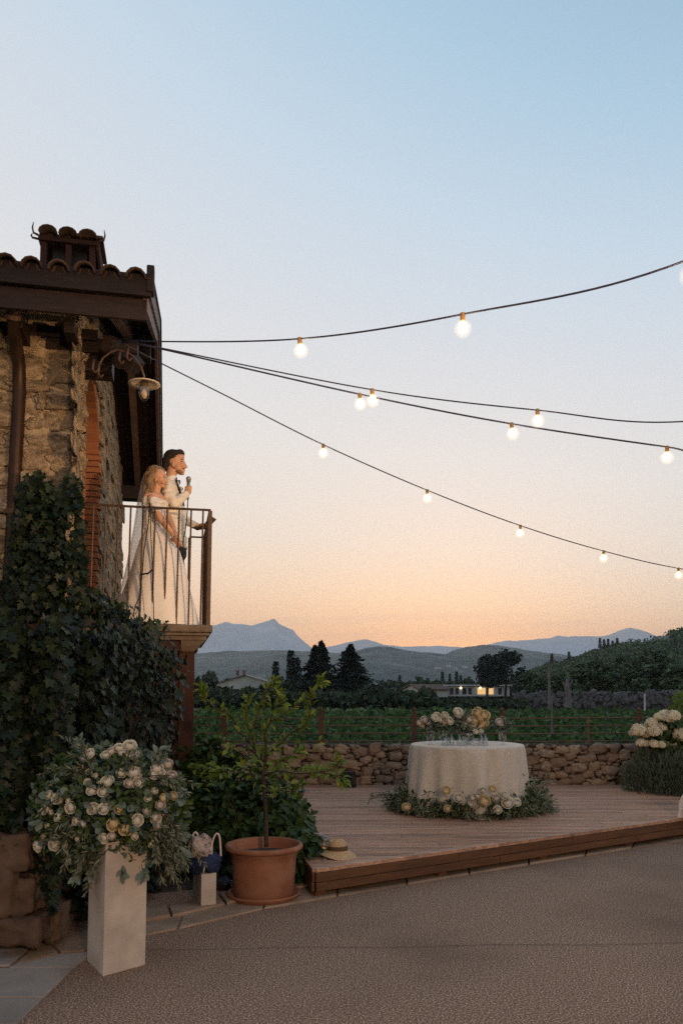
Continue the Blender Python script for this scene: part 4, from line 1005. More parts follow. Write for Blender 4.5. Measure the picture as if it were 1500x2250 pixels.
# ---- loose cable looping over the railing
mb = MB(); D = 7.60
mb.tube([P(329, 1106, D), P(326, 1150, D-.02), P(316, 1210, D-.01), P(312, 1262, D), P(308, 1310, D-.02), P(298, 1330, D-.02), P(293, 1352, D-.02), P(298, 1368, D)], .006, 5)
mb.tube([P(330, 1104, D-.02), P(331, 1170, D-.03), P(335, 1250, D-.03), P(338, 1370, D-.05), P(339, 1440, D-.08), P(340, 1560, D-.3)], .005, 5)
mb.tube([P(314, 1262, D-.02), P(325, 1260, D-.03), P(335, 1252, D-.03)], .009, 6)
o = mb.build('looped_cable', MT['black']); tag(o, 'black cable looped and tied on the balcony railing before the bride', 'cable')

# ================================================================== WALL LAMP
lp = thing('wall_lamp', 'unlit farmhouse lamp with flat round shade on a curved arm under the eave', 'lamp', P(317, 843, 6.7))
LD = 6.75; c = P(317, 842, LD)
mb = MB(); arm = [P(214, 832, LD), P(216, 806, LD), P(226, 786, LD), P(244, 773, LD), P(262, 768, LD), P(282, 775, LD), P(298, 788, LD), P(310, 806, LD), P(317, 828, LD), P(317.5, 838, LD)]
mb.tube(arm, .009, 6); mb.build('arm', MT['iron'], lp, smooth=True)
mb = MB(); mb.lathe([(.0, .030), (.03, .026), (.10, .006), (.137, -.006), (.138, -.012), (.10, -.002), (.04, .012), (0, .016)], c, 32, capb=False, capt=False); mb.build('shade', [MT['enamel']], lp, smooth=True)
mb = MB(); mb.lathe([(.044, .0), (.044, -.09), (.040, -.12), (.028, -.145), (.01, -.158), (.0, -.160)], c, 24, capb=False, capt=False); mb.build('glass_cover', MT['glass'], lp, smooth=True)
mb = MB(); mb.lathe([(.034, .01), (.034, -.02), (.02, -.03), (.02, -.05)], c, 16); mb.build('lamp_holder', MT['iron'], lp, smooth=True)
mb = MB(); mb.lathe([(.012, -.05), (.024, -.08), (.027, -.105), (.018, -.13), (0, -.138)], c, 16, capt=False); mb.build('bulb', MT['lampbulb'], lp, smooth=True)
# iron pegs and spotlights clustered under the eave
for i, (px, py, dx) in enumerate(((204, 812, 0), (216, 822, 6), (262, 792, 0), (279, 786, 3))):
    b = P(px, py, 6.72); mb = MB()
    mb.tube([b + Vector((0, .02, .10)), b + Vector((0, 0, .03)), b, b + Vector((.03, -.02, -.035)), b + Vector((.05, -.02, -.01))], [.012, .011, .011, .009, .006], 6)
    tag(mb.build('iron_hook', MT['iron'], smooth=True), ['leftmost black iron hook under the eave beam', 'curled black iron hook at the foot of the lamp arm', 'black hook on the beam above the lamp arm', 'black hook on the beam just left of the lamp shade'][i], 'hook', 'iron hooks under the eave')
for i, (px, py, r_) in enumerate(((243, 757, .5), (268, 790, .7), (292, 800, .9))):
    b = P(px, py, 6.85); mb = MB(); rot = Matrix.Rotation(r_, 3, 'Y') @ Matrix.Rotation(.5, 3, 'X')
    mb.box(b, (.10, .16, .13), rot); tag(mb.build('beam_corbel', MT['darkwood'], bevel=.01), ['upper small wooden corbel under the eave corner', 'middle small wooden corbel above the lamp', 'lower small wooden corbel right of the lamp arm'][i], 'corbel', 'wooden corbels by the lamp')

# ================================================================== STRING LIGHTS
def catmull(pts, n=14):
    out = []; p = [pts[0]] + pts + [pts[-1]]
    for i in range(1, len(p)-2):
        for k in range(n):
            t = k/n; a, b, c_, d = p[i-1], p[i], p[i+1], p[i+2]
            out.append(.5*((2*b) + (c_-a)*t + (2*a-5*b+4*c_-d)*t*t + (-a+3*b-3*c_+d)*t**3))
    out.append(pts[-1]); return out
bsock = MB(); bsock.lathe([(.010, .010), (.016, .007), (.016, -.036), (.013, -.045)], n=12); bsock = bsock.mesh('socket', MT['socket'], True)
bbulb = MB(); bbulb.lathe([(.012, -.045), (.020, -.054), (.028, -.070), (.031, -.086), (.027, -.103), (.016, -.115), (0, -.118)], n=18, capt=False); bbulb = bbulb.mesh('bulb', MT['bulb'], True)
bhalo = MB(); bhalo.ell((0, 0, -.090), .057, n=20, m=14); bhalo = bhalo.mesh('halo_globe', MT['halo'], True)  # added halo ball round the bulb, not a glass part
anchor = P(262, 744, 6.85)
def string(label, pts, bulbs, r=.0060):
    th = thing('string_light', label, 'string lights', pts[0], 'festoon strings running from the eave')
    cp = catmull(pts); mb = MB(); mb.tube(cp, r, 6); mb.build('cable', MT['cable'], th, smooth=True)
    for b in bulbs:
        p = b if isinstance(b, Vector) else P(*b)
        j = min(cp, key=lambda q: (q - p).length); p = Vector((p.x, p.y, j.z if abs(j.z-p.z) < .12 else p.z))
        ti = Matrix.Translation(p) @ Matrix.Rotation(random.gauss(0, .06), 4, 'X') @ Matrix.Rotation(random.gauss(0, .06), 4, 'Y')
        place('socket', bsock, ti, th); place('bulb', bbulb, ti, th); place('halo_globe', bhalo, ti, th)
string('topmost light string rising to the upper right edge', [anchor, P(350, 750, 6.3), P(658, 744, 5.5), P(1016, 690, 4.75), P(1508, 571, 4.0), Vector((3.1, 3.1, 4.25)), Vector((4.6, 1.8, 4.6))],
       [(658, 744, 5.5), (1016, 690, 4.75), (1516, 569, 3.98), Vector((2.9, 3.25, 4.2)), Vector((4.2, 2.2, 4.55))])
string('second light string, the upper of the two close middle cables', [anchor + Vector((.02, 0, -.02)), P(352, 764, 6.5), P(817, 856, 6.25), P(1180, 901, 6.05), P(1500, 926, 5.9), Vector((4.3, 5.8, 3.9)), Vector((6.2, 5.6, 4.5))], [(817, 856, 6.25), (1180, 901, 6.05), Vector((4.0, 5.8, 3.86)), Vector((5.2, 5.7, 4.2))])
string('third light string, the lower of the two close middle cables', [anchor + Vector((.02, 0, -.03)), P(352, 766, 6.7), P(790, 866, 6.6), P(1123, 931, 6.5), P(1465, 982, 6.4), P(1600, 999, 6.35), Vector((5.2, 6.3, 3.8))], [(790, 866, 6.6), (1123, 931, 6.5), (1465, 982, 6.4), Vector((4.0, 6.32, 3.68))], .0075)
string('lowest light string sagging to the right behind the others', [anchor + Vector((.03, 0, -.04)), P(352, 797, 7.15), P(500, 871, 7.5), P(710, 977, 8.0), P(938, 1077, 8.5), P(1143, 1155, 8.98), P(1326, 1211, 9.46), P(1490, 1249, 9.95), P(1700, 1280, 10.6)], [(710, 977, 8.0), (938, 1077, 8.5), (1143, 1155, 8.98), (1326, 1211, 9.46), (1490, 1249, 9.95), (1640, 1272, 10.4)])

# garden floodlight behind the photographer, the lamp that warms the facade and the couple
fl = thing('flood_light', 'warm garden floodlight on a pole outside the picture to the right', 'floodlight', (4.2, 1.2, 0))
mb = MB(); mb.tube([(4.2, 1.2, 0), (4.2, 1.2, 2.6)], .03, 8); mb.build('pole', MT['black'], fl)
mb = MB(); mb.lathe([(.02, -.16), (.10, -.12), (.13, .0), (.125, .0), (.09, -.10)], n=20, capt=False)
tgt = Vector((-1.9, 7.6, 3.45)); lpz = Vector((4.2, 1.2, 2.7)); dirv = (tgt - lpz).normalized()
o = mb.build('reflector', MT['black'], fl, smooth=True); q = dirv.to_track_quat('Z', 'Y').to_matrix().to_4x4(); o.matrix_basis = Matrix.Translation(lpz) @ q
sd = bpy.data.lights.new('flood', 'SPOT'); sd.energy = 1750; sd.color = (1, .60, .28); sd.spot_size = R(31); sd.spot_blend = 1.0; sd.shadow_soft_size = .10
so = bpy.data.objects.new('flood', sd); COL.objects.link(so); so.location = lpz + dirv*.06; so.rotation_euler = dirv.to_track_quat('-Z', 'Y').to_euler()
# second, wide floodlight behind the camera that washes the terrace
fl2 = thing('flood_light', 'wide terrace floodlight on a pole behind the camera', 'floodlight', (2.6, -4.5, 0))
mb = MB(); mb.tube([(2.6, -4.5, 0), (2.6, -4.5, 3.5)], .03, 8); mb.build('pole', MT['black'], fl2)
lp2 = Vector((2.6, -4.5, 3.6)); d2 = (Vector((1.2, 8.5, .2)) - lp2).normalized()
mb = MB(); mb.lathe([(.04, -.20), (.24, -.12), (.30, .0), (.29, .0), (.22, -.10)], n=24, capt=False)
o = mb.build('reflector', MT['black'], fl2, smooth=True); o.matrix_basis = Matrix.Translation(lp2) @ d2.to_track_quat('Z', 'Y').to_matrix().to_4x4()
s2 = bpy.data.lights.new('flood_wide', 'SPOT'); s2.energy = 1200; s2.color = (1, .62, .36); s2.spot_size = R(95); s2.spot_blend = .8; s2.shadow_soft_size = .28
so2 = bpy.data.objects.new('flood_wide', s2); COL.objects.link(so2); so2.location = lp2 + d2*.08; so2.rotation_euler = d2.to_track_quat('-Z', 'Y').to_euler()
# ================================================================== PLANTS
def in_poly(x, y, poly):
    c = False; n = len(poly)
    for i in range(n):
        x1, y1 = poly[i]; x2, y2 = poly[(i+1) % n]
        if (y1 > y) != (y2 > y) and x < (x2-x1)*(y-y1)/(y2-y1) + x1: c = not c
    return c
def leaf_set(parent, name, tmpl, pos, yd, zd, size, mat, nbig, stuffname='leaves'):
    """the nbig leaves nearest the camera side are single parts, the rest one stuff part"""
    pos, yd, zd, size = map(np.asarray, (pos, yd, zd, size)); size = np.broadcast_to(size, (len(pos),))
    score = size / np.linalg.norm(pos - np.array([0, 0, H]), axis=1) * (1 + .0 * size)
    order = np.argsort(-score)[:nbig]; msk = np.ones(len(pos), bool); msk[order] = False
    mb = MB(); mb.add(*tmpl); me = mb.mesh(name, mat)
    for i in order: place(name, me, frame(pos[i], yd[i], zd[i], size[i]), parent)
    if msk.any(): scatter(stuffname, tmpl, pos[msk], yd[msk], zd[msk], size[msk], mat, parent)
# ---- ivy over the lower wall, climbing to the balcony and the downpipe
ivy = thing('ivy', 'dense dark green ivy climbing the stone wall below the balcony', 'ivy', (-2, 6, 0))
IP = [(-60, 1300), (0, 1290), (26, 1262), (36, 1180), (52, 1100), (66, 1062), (96, 1050), (128, 1085), (140, 1082), (158, 1058), (174, 1052), (183, 1085), (184, 1180), (196, 1290), (240, 1330), (262, 1342), (300, 1392), (325, 1412), (345, 1440), (350, 1500), (328, 1590), (322, 1700), (310, 1800), (300, 1900), (285, 1985), (200, 1990), (190, 2000), (150, 2005), (122, 2000), (116, 1930), (92, 1900), (88, 1985), (66, 1960), (52, 1850), (-60, 1815)]
n1 = Vector(((L1-L0).y, -(L1-L0).x, 0)).normalized(); n2 = Vector(((L2-L1).y, -(L2-L1).x, 0)).normalized()
p1_, p2_ = Vector((L1.x, L1.y, 0)), Vector((L1.x, L1.y, 0)); pF = BP(-.02, 0, 0); nF = -ea
def ivy_sample(n, lay_out):
    P_, Nn = [], []
    while len(P_) < n:
        px, py = random.uniform(-60, 380), random.uniform(1045, 2008)
        if not in_poly(px, py, IP): continue
        h = None
        if 58 < px < 112 and py > 1330:
            nn_ = (n1 + n2).normalized(); q = plane_hit(px, py, p1_ - Vector((0, .06, 0)), nn_)
        elif px < 84: q = plane_hit(px, py, p1_, n1); nn_ = n1
        else: q = plane_hit(px, py, p2_, n2); nn_ = n2
        mound = 0
        if q.z > 2.12 + .06 * math.sin(px * .07):
            if px < 200: q = plane_hit(px, py, pF, nF); nn_ = nF; mound = .10
            else: mound = .0
        off = random.uniform(.02, .30) if lay_out else random.uniform(-.02, .10)
        lump = .10 * noise.noise(q * 2.2) + .05 * noise.noise(q * 6)
        q = q + nn_ * (off * (1 - .3*mound) * (1 if nn_ is nF else 1) + lump + (.06 if nn_ is nF else 0)); 
        P_.append(q); Nn.append(nn_)
    return np.array(P_), np.array(Nn)
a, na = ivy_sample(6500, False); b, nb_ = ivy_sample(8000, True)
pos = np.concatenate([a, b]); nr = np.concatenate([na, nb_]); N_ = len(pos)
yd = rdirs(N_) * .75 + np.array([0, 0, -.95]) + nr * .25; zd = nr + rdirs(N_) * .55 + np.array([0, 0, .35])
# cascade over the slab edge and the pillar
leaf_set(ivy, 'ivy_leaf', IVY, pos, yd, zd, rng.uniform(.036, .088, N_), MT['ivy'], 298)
for k in range(26):      # woody stems and hanging shoots
    px, py = random.uniform(90, 300), random.uniform(1600, 1900)
    if not in_poly(px, py, IP): continue
    q = plane_hit(px, py, p2_, n2) + n2 * .06; mb = MB(); pts = [q]
    for j in range(6): pts.append(pts[-1] + Vector((random.gauss(0, .05), random.gauss(0, .05), .12)))
    mb.tube(pts, [.009 - .001*i for i in range(7)], 5); mb.build('stem', MT['bark'], ivy)
sp = []; 
for (cx, cy, k, rr) in ((255, 1335, 22, 12), (245, 1345, 20, 12), (290, 1378, 14, 10), (350, 1372, 7, 8), (322, 1372, 5, 8), (352, 1490, 30, 13), (352, 1530, 26, 13), (348, 1590, 22, 12), (343, 1650, 16, 10)):
    for _ in range(k): sp.append(P(cx + random.gauss(0, rr), cy + random.gauss(0, rr*.6), 7.45 + random.gauss(0, .06)))
sp = np.array([tuple(v) for v in sp]); n = len(sp)
scatter('leaves', IVY, sp, rdirs(n) + [0, 0, .2], rdirs(n)*.6 + [.2, -1, .4], rng.uniform(.04, .075, n), MT['shrub'], ivy)

# ---- dark leafy shrub between the pillar and the deck
shr = thing('leafy_shrub', 'dark green broad leaved shrub behind the terracotta pot', 'shrub', (-1.0, 7.4, 0))
lumps = []
for (px, py, D, r_) in ((455, 1690, 7.9, .30), (440, 1760, 7.7, .34), (480, 1800, 7.5, .36), (520, 1730, 7.8, .34), (560, 1790, 7.5, .34), (610, 1820, 7.3, .30), (650, 1860, 7.1, .24), (640, 1810, 7.3, .22), (600, 1760, 7.6, .28), (450, 1860, 7.3, .3), (430, 1670, 8.2, .2), (665, 1900, 7.0, .18), (660, 1860, 6.95, .2), (500, 1870, 7.3, .3), (640, 1930, 6.95, .17), (560, 1880, 7.3, .3)):
    lumps.append((*P(px, py, D), r_))
n = 5600; pts = blob_shape(lumps)(n); pts[:, 2] = np.maximum(pts[:, 2], .04)
cen = np.array([P(530, 1800, 7.7)]*n); nr = pts - cen; nr /= np.linalg.norm(nr, axis=1)[:, None]
leaf_set(shr, 'leaf', leaf_tmpl(.62, .1, .16), pts, rdirs(n)*.8 + nr*.5 + [0, -.3, -.25], nr + rdirs(n)*.5 + [0, 0, .7], rng.uniform(.06, .115, n), MT['shrub'], 240)
for k in range(14):
    q = P(random.uniform(440, 650), 1900, random.uniform(7.1, 7.7)); q.z = 0; mb = MB(); pts_ = [q]
    for j in range(5): pts_.append(pts_[-1] + Vector((random.gauss(0, .05), random.gauss(0, .05), .14)))
    mb.tube(pts_, .008, 5); mb.build('stem', MT['bark'], shr)

# ---- terracotta pot and citrus tree
PC = Vector((-.617, 6.46, 0))
pot = thing('terracotta_pot', 'large round terracotta pot on a saucer at the gravel edge', 'plant pot', PC)
prof = [(.0, .03), (.232, .03), (.238, .04), (.256, .30), (.262, .345), (.268, .350), (.270, .372), (.280, .380), (.290, .385)]
rim = [(.290 + .020*math.cos(a) , .405 + .022*math.sin(a)) for a in np.linspace(-1.5, 3.0, 10)]
prof += rim + [(.262, .395), (.255, .36), (.252, .345), (0, .34)]
mb = MB(); mb.lathe(prof, PC, 64, capb=False, capt=False); mb.build('pot', MT['terra'], pot, smooth=True)
mb = MB(); mb.lathe([(0, .0), (.245, .0), (.262, .012), (.288, .040), (.292, .050), (.284, .056), (.270, .046), (.25, .026), (0, .024)], PC, 64, capb=False, capt=False); mb.build('saucer', MT['terra'], pot, smooth=True)
mb = MB(); mb.lathe([(.0, .352), (.1, .356), (.2, .349), (.249, .343)], PC, 32, capb=False, capt=False); mb.build('soil', MT['soil'], pot, smooth=True)
cit = thing('citrus_tree', 'young citrus tree with sparse yellow green leaves in the terracotta pot', 'citrus tree', PC + Vector((0, 0, .345)))
CDp = PC.y
def cp_(px, py, dd=0): return P(px, py, CDp + dd)
br = [([ (585, 1862, 0), (584, 1800, .02), (580, 1730, 0), (577, 1690, 0)], (.019, .015)),
      ([(577, 1690, 0), (572, 1660, .05), (548, 1632, .08), (520, 1600, .1), (508, 1575, .1), (476, 1558, .12), (450, 1535, .12), (444, 1515, .1)], (.012, .004)),
      ([(577, 1690, 0), (584, 1650, -.05), (582, 1612, -.08), (594, 1588, -.1), (615, 1575, -.08), (645, 1555, -.05), (690, 1515, 0), (704, 1497, 0)], (.011, .0035)),
      ([(577, 1690, 0), (560, 1650, -.08), (556, 1605, -.1), (566, 1570, -.08), (575, 1540, -.05), (590, 1505, 0), (602, 1498, 0)], (.010, .0035)),
      ([(578, 1680, 0), (592, 1655, .1), (616, 1635, .12), (640, 1610, .12), (665, 1598, .1), (680, 1570, .1), (684, 1530, .08)], (.010, .0035)),
      ([(580, 1705, 0), (610, 1695, -.15), (650, 1700, -.2), (700, 1698, -.2), (735, 1690, -.2), (745, 1670, -.2)], (.008, .003)),
      ([(580, 1715, 0), (545, 1700, -.12), (500, 1695, -.15), (460, 1690, -.1), (430, 1690, -.1)], (.008, .003)),
      ([(548, 1632, .08), (545, 1600, .15), (540, 1570, .18), (545, 1540, .2)], (.006, .003)),
      ([(594, 1588, -.1), (600, 1560, -.15), (620, 1545, -.2), (612, 1525, -.2)], (.005, .0025)),
      ([(582, 1740, 0), (610, 1735, .1), (640, 1740, .15), (660, 1725, .15)], (.006, .003)),
      ([(700, 1698, -.2), (740, 1705, -.25), (752, 1715, -.25)], (.004, .002)),
      ([(582, 1720, 0), (600, 1690, .15), (622, 1668, .2), (650, 1655, .2)], (.006, .003))]
tips = []
for i, (pl, (ra, rb)) in enumerate(br):
    pts_ = catmull([cp_(*p) for p in pl], 5); k = len(pts_)
    mb = MB(); mb.tube(pts_, [ra + (rb-ra)*j/(k-1) for j in range(k)], 7); mb.build('trunk' if i == 0 else 'branch', MT['bark'], cit, smooth=True)
    if i: tips += [(pts_[j], pts_[min(j+1, k-1)] - pts_[j-1], j/(k-1)) for j in range(3, k)]
LP, LY, LZ, LS = [], [], [], []
for (q, d, f_) in tips:
    m = 2 if f_ < .5 else 3 if f_ < .93 else 7
    for _ in range(m):
        dr = Vector((random.gauss(0, 1), random.gauss(0, 1), random.gauss(.2, .8))).normalized() + d.normalized() * .7
        LP.append(q + dr * .01); LY.append(dr); LZ.append(Vector((random.gauss(0, .4), random.gauss(-.3, .4), 1))); LS.append(random.uniform(.045, .085))
for (cx, cy, k, rx, ry) in ((585, 1640, 20, 60, 30), (560, 1690, 40, 70, 30), (470, 1705, 34, 45, 26), (680, 1690, 30, 50, 18), (600, 1560, 14, 30, 22), (500, 1640, 16, 30, 22), (670, 1640, 14, 30, 20), (600, 1740, 18, 30, 20)):
    for _ in range(k):
        q = cp_(cx + random.gauss(0, rx*.5), cy + random.gauss(0, ry*.6), random.gauss(0, .15))
        LP.append(q); LY.append(Vector((random.gauss(0, 1), random.gauss(0, 1), random.gauss(.1, .8)))); LZ.append(Vector((random.gauss(0, .5), random.gauss(-.4, .4), 1))); LS.append(random.uniform(.05, .085))
V3 = lambda a: np.array([tuple(v) for v in a])
leaf_set(cit, 'leaf', CITRUS, V3(LP), V3(LY), V3(LZ), np.array(LS), MT['citrus'], 298)

# ---- flowers
def rose_mesh(name, mat, seed):
    r_ = random.Random(seed); mb = MB()
    for ring, (n, rad, th0, th1) in enumerate(((2, .20, 2.2, .25), (3, .27, 2.2, .42), (4, .34, 2.3, .62), (5, .42, 2.5, .95), (5, .50, 2.5, 1.30))):
        for i in range(n):
            a0 = 2*math.pi*(i + .41*ring)/n + r_.uniform(-.25, .25); wd = 2*math.pi/n * r_.uniform(1.1, 1.45); t1 = th1 + r_.uniform(-.12, .12); rr0 = rad * r_.uniform(.92, 1.1); curl = r_.uniform(.02, .10) * (ring > 1) * (1 + 1.6*(ring > 2))
            def fn(u, v):
                a = a0 + (u-.5)*wd; th = th0 + (t1 + .5*abs(u-.5)**2*2 - th0)*v
                rr = rr0 * (1 + .05*math.sin(u*math.pi)) + curl*max(0, v-.75)*4*.5
                return Vector((rr*math.sin(th)*math.cos(a), rr*math.sin(th)*math.sin(a), rr*.9*math.cos(th) + .08 - curl*max(0, v-.8)*1.5))
            mb.grid(fn, 5, 5)
    mb.ell((0, 0, .06), (.17, .17, .17), n=8, m=5)
    return mb.mesh(name, mat, True)
ROSES = [rose_mesh('rose', MT['rose'], s) for s in range(3)] + [rose_mesh('rose', MT['pinkrose'], 8), rose_mesh('rose', MT['yrose'], 9)]
def place_rose(parent, p, d, size, i=None):
    m = ROSES[i] if i is not None else random.choice(ROSES[:4]); d = Vector(d).normalized()
    q = d.to_track_quat('Z', 'Y').to_matrix().to_4x4()
    return place('rose', m, Matrix.Translation(p) @ q @ Matrix.Rotation(random.uniform(0, 6), 4, 'Z') @ Matrix.Scale(size, 4), parent)

# plinth and the large arrangement
near, lef, rig = G(226, 2147), G(191, 2112), G(319, 2121); far = lef + rig - near
ZP = .755; mb = MB(); mb.prism([(near.x, near.y), (rig.x, rig.y), (far.x, far.y), (lef.x, lef.y)], .0, ZP)
o = mb.build('plinth', MT['plinth'], bevel=.003); tag(o, 'tall square white plinth standing on the gravel under the flowers', 'plinth')
pc = (near + rig + far + lef) / 4
fa = thing('flower_arrangement', 'large cream rose and olive branch arrangement on the tall white plinth', 'flowers', Vector((pc.x, pc.y, ZP)))
AD = pc.y
def ap(px, py, dd=0): return P(px, py, AD + dd)
rose_px = [(262, 1645, 18, 3), (243, 1652, 16, 0), (285, 1640, 20, 3), (268, 1655, 14, 3), (232, 1660, 14, 3), (198, 1658, 18, 0), (185, 1668, 14, 0), (296, 1660, 16, 0), (293, 1698, 20, 0), (345, 1690, 22, 3), (338, 1702, 16, 3), (368, 1680, 18, 0), (376, 1705, 20, 0), (352, 1698, 14, 3),
    (236, 1718, 18, 0), (227, 1740, 17, 3), (284, 1722, 17, 3), (304, 1722, 18, 3), (257, 1645, 12, 3), (202, 1738, 16, 0), (108, 1748, 16, 3), (128, 1756, 18, 3), (102, 1778, 18, 0), (155, 1775, 18, 0), (205, 1778, 18, 3), (228, 1778, 18, 3), (128, 1795, 14, 3), (168, 1805, 15, 0), (112, 1786, 12, 3),
    (262, 1780, 15, 4), (322, 1782, 14, 3), (352, 1770, 19, 0), (360, 1755, 14, 4), (380, 1750, 13, 4), (342, 1798, 18, 0), (302, 1803, 19, 0), (276, 1822, 21, 4), (250, 1812, 22, 4), (228, 1842, 14, 0), (246, 1838, 14, 0), (296, 1838, 12, 3), (182, 1812, 13, 3), (83, 1860, 18, 0), (119, 1856, 21, 0), (96, 1840, 10, 4), (266, 1700, 14, 0), (325, 1755, 12, 3), (345, 1815, 14, 0), (192, 1720, 12, 0), (150, 1760, 10, 3), (362, 1720, 12, 0)]
for (px, py, r_, ki) in rose_px:
    dx, dy = (px - 240)/160, (1790 - py)/150; dd = -.30*math.sqrt(max(.05, 1 - min(1, dx*dx*.8 + dy*dy*.7))) + .02
    p = ap(px, py, dd); place_rose(fa, p, (dx*.8 + random.gauss(0, .2), -1.0, dy*.7 + .25 + random.gauss(0, .2)), r_ / FPX * AD * random.uniform(1.05, 1.3), ki if ki not in (0, 3) else random.choice((0, 1, 2, 3)))
for k in range(30):
    px, py = random.uniform(80, 400), random.uniform(1650, 1880); dx, dy = (px - 240)/160, (1785 - py)/140
    if dx*dx + dy*dy > .95: continue
    place_rose(fa, ap(px, py, -.30*math.sqrt(1 - (dx*dx + dy*dy)*.9) + .03), (dx*.8, -1, dy*.7 + .2), random.uniform(.022, .036), random.choice((0, 1, 2, 3)))
def dome(n, grow=1.0, low=0.0):
    out = []; 
    while len(out) < n:
        px, py = random.uniform(60, 425), random.uniform(1640, 1940)
        dx, dy = (px - 240)/175, (1785 - py)/(150 if py < 1785 else 130)
        q = dx*dx + dy*dy
        if q > 1.0: continue
        if py > 1870 and 190 < px < 330 and random.random() < .75: continue
        s_ = math.sqrt(1 - q); dd = random.choice((-1, -1, 1)) * .30 * s_ * random.uniform(.3, 1.0)
        out.append((tuple(ap(px, py, dd)), (dx, -1 if dd < 0 else 1, dy)))
    return np.array([o_[0] for o_ in out]), np.array([o_[1] for o_ in out], float)
p_, n_ = dome(2300)
scatter('leaves', leaf_tmpl(.5, .08, .1), p_, rdirs(len(p_)) + n_*.5, n_ + rdirs(len(p_))*.6, rng.uniform(.03, .055, len(p_)), MT['shrub'], fa)
p_, n_ = dome(900)
leaf_set(fa, 'eucalyptus_leaf', ROUND, p_, rdirs(len(p_)) + n_*.6, n_ + rdirs(len(p_))*.6 + [0, 0, .3], rng.uniform(.03, .06, len(p_)), MT['euca'], 200, 'eucalyptus_foliage')
def sprig(parent, base, dirv, length, nl, lsize, mat=MT['olive'], tm=OLIVE, droop=.5, name='sprig', stem=.0025, collect=None):
    pts_ = [Vector(base)]; d = Vector(dirv).normalized(); stp = length / 7
    for j in range(7):
        d = (d + Vector((0, 0, -droop * .18 * j / 3)) + Vector((random.gauss(0, .06), random.gauss(0, .06), random.gauss(0, .06)))).normalized(); pts_.append(pts_[-1] + d * stp)
    LPs, LYs, LZs, LSs = [], [], [], []
    for j in range(nl):
        t = random.uniform(.15, 1) * 6.999; k = int(t); q = pts_[k].lerp(pts_[k+1], t - k); dd = (pts_[k+1] - pts_[k]).normalized()
        s_ = dd.cross(Vector((random.gauss(0, 1), random.gauss(0, 1), random.gauss(0, 1)))).normalized()
        LPs.append(q); LYs.append(dd*.9 + s_*.8); LZs.append(Vector((random.gauss(0, .5), -.6 + random.gauss(0, .5), .8))); LSs.append(lsize * random.uniform(.7, 1.2))
    if collect is not None:
        collect[0] += LPs; collect[1] += LYs; collect[2] += LZs; collect[3] += LSs; collect[4].append(pts_); return
    mb = MB(); mb.tube(pts_, stem, 4); o_ = mb.build('stem', MT['bark'], parent)
    scatter('leaves', tm, V3(LPs), V3(LYs), V3(LZs), np.array(LSs), mat, parent)
def flush(parent, col, mat, tm, name='olive_leaves', sname='stems'):
    scatter(name, tm, V3(col[0]), V3(col[1]), V3(col[2]), np.array(col[3]), mat, parent)
    mb = MB()
    for p in col[4]: mb.tube(p, .0022, 4)
    mb.build(sname, MT['bark'], parent, kind='stuff')
col = [[], [], [], [], []]
for (bx, by, ex, ey, k) in ((200, 1720, 150, 1690, 6), (210, 1700, 175, 1650, 6), (200, 1740, 90, 1770, 6), (180, 1790, 70, 1830, 5), (230, 1790, 165, 1850, 6), (220, 1830, 150, 1900, 8), (240, 1850, 180, 1925, 5), (300, 1830, 390, 1880, 8), (340, 1760, 410, 1850, 9), (330, 1800, 400, 1900, 8), (350, 1780, 425, 1900, 6), (330, 1840, 380, 1925, 7), (320, 1720, 400, 1720, 5), (280, 1690, 300, 1650, 3), (200, 1720, 180, 1645, 5), (280, 1770, 300, 1740, 4), (150, 1800, 130, 1880, 4)):
    for _ in range(k):
        b0_ = ap(bx + random.gauss(0, 14), by + random.gauss(0, 14), random.uniform(-.26, -.08)); e0_ = ap(ex + random.gauss(0, 16), ey + random.gauss(0, 16), random.uniform(-.30, .05))
        sprig(fa, b0_, e0_ - b0_ + Vector((0, 0, .02)), (e0_ - b0_).length, 22, .045, droop=.5, collect=col)
flush(fa, col, MT['olive'], OLIVE)
col = [[], [], [], [], []]
for (bx, by, ex, ey) in ((340, 1690, 375, 1630), (345, 1690, 365, 1650), (180, 1680, 178, 1628), (330, 1690, 345, 1640), (310, 1900, 318, 1925), (265, 1900, 268, 1925), (210, 1910, 195, 1930), (180, 1890, 160, 1935), (385, 1840, 400, 1880), (100, 1800, 75, 1810)):
    b0_, e0_ = ap(bx, by, -.15), ap(ex, ey, -.18); sprig(fa, b0_, e0_ - b0_, (e0_-b0_).length, 9, .055, collect=col, droop=.1)
flush(fa, col, MT['euca'], leaf_tmpl(.55, .05, .1), 'eucalyptus_leaves')
mb = MB(); mb.lathe([(.10, 0), (.11, .05), (.10, .10)], (pc.x, pc.y, ZP), 16); mb.build('holder', MT['black'], fa)

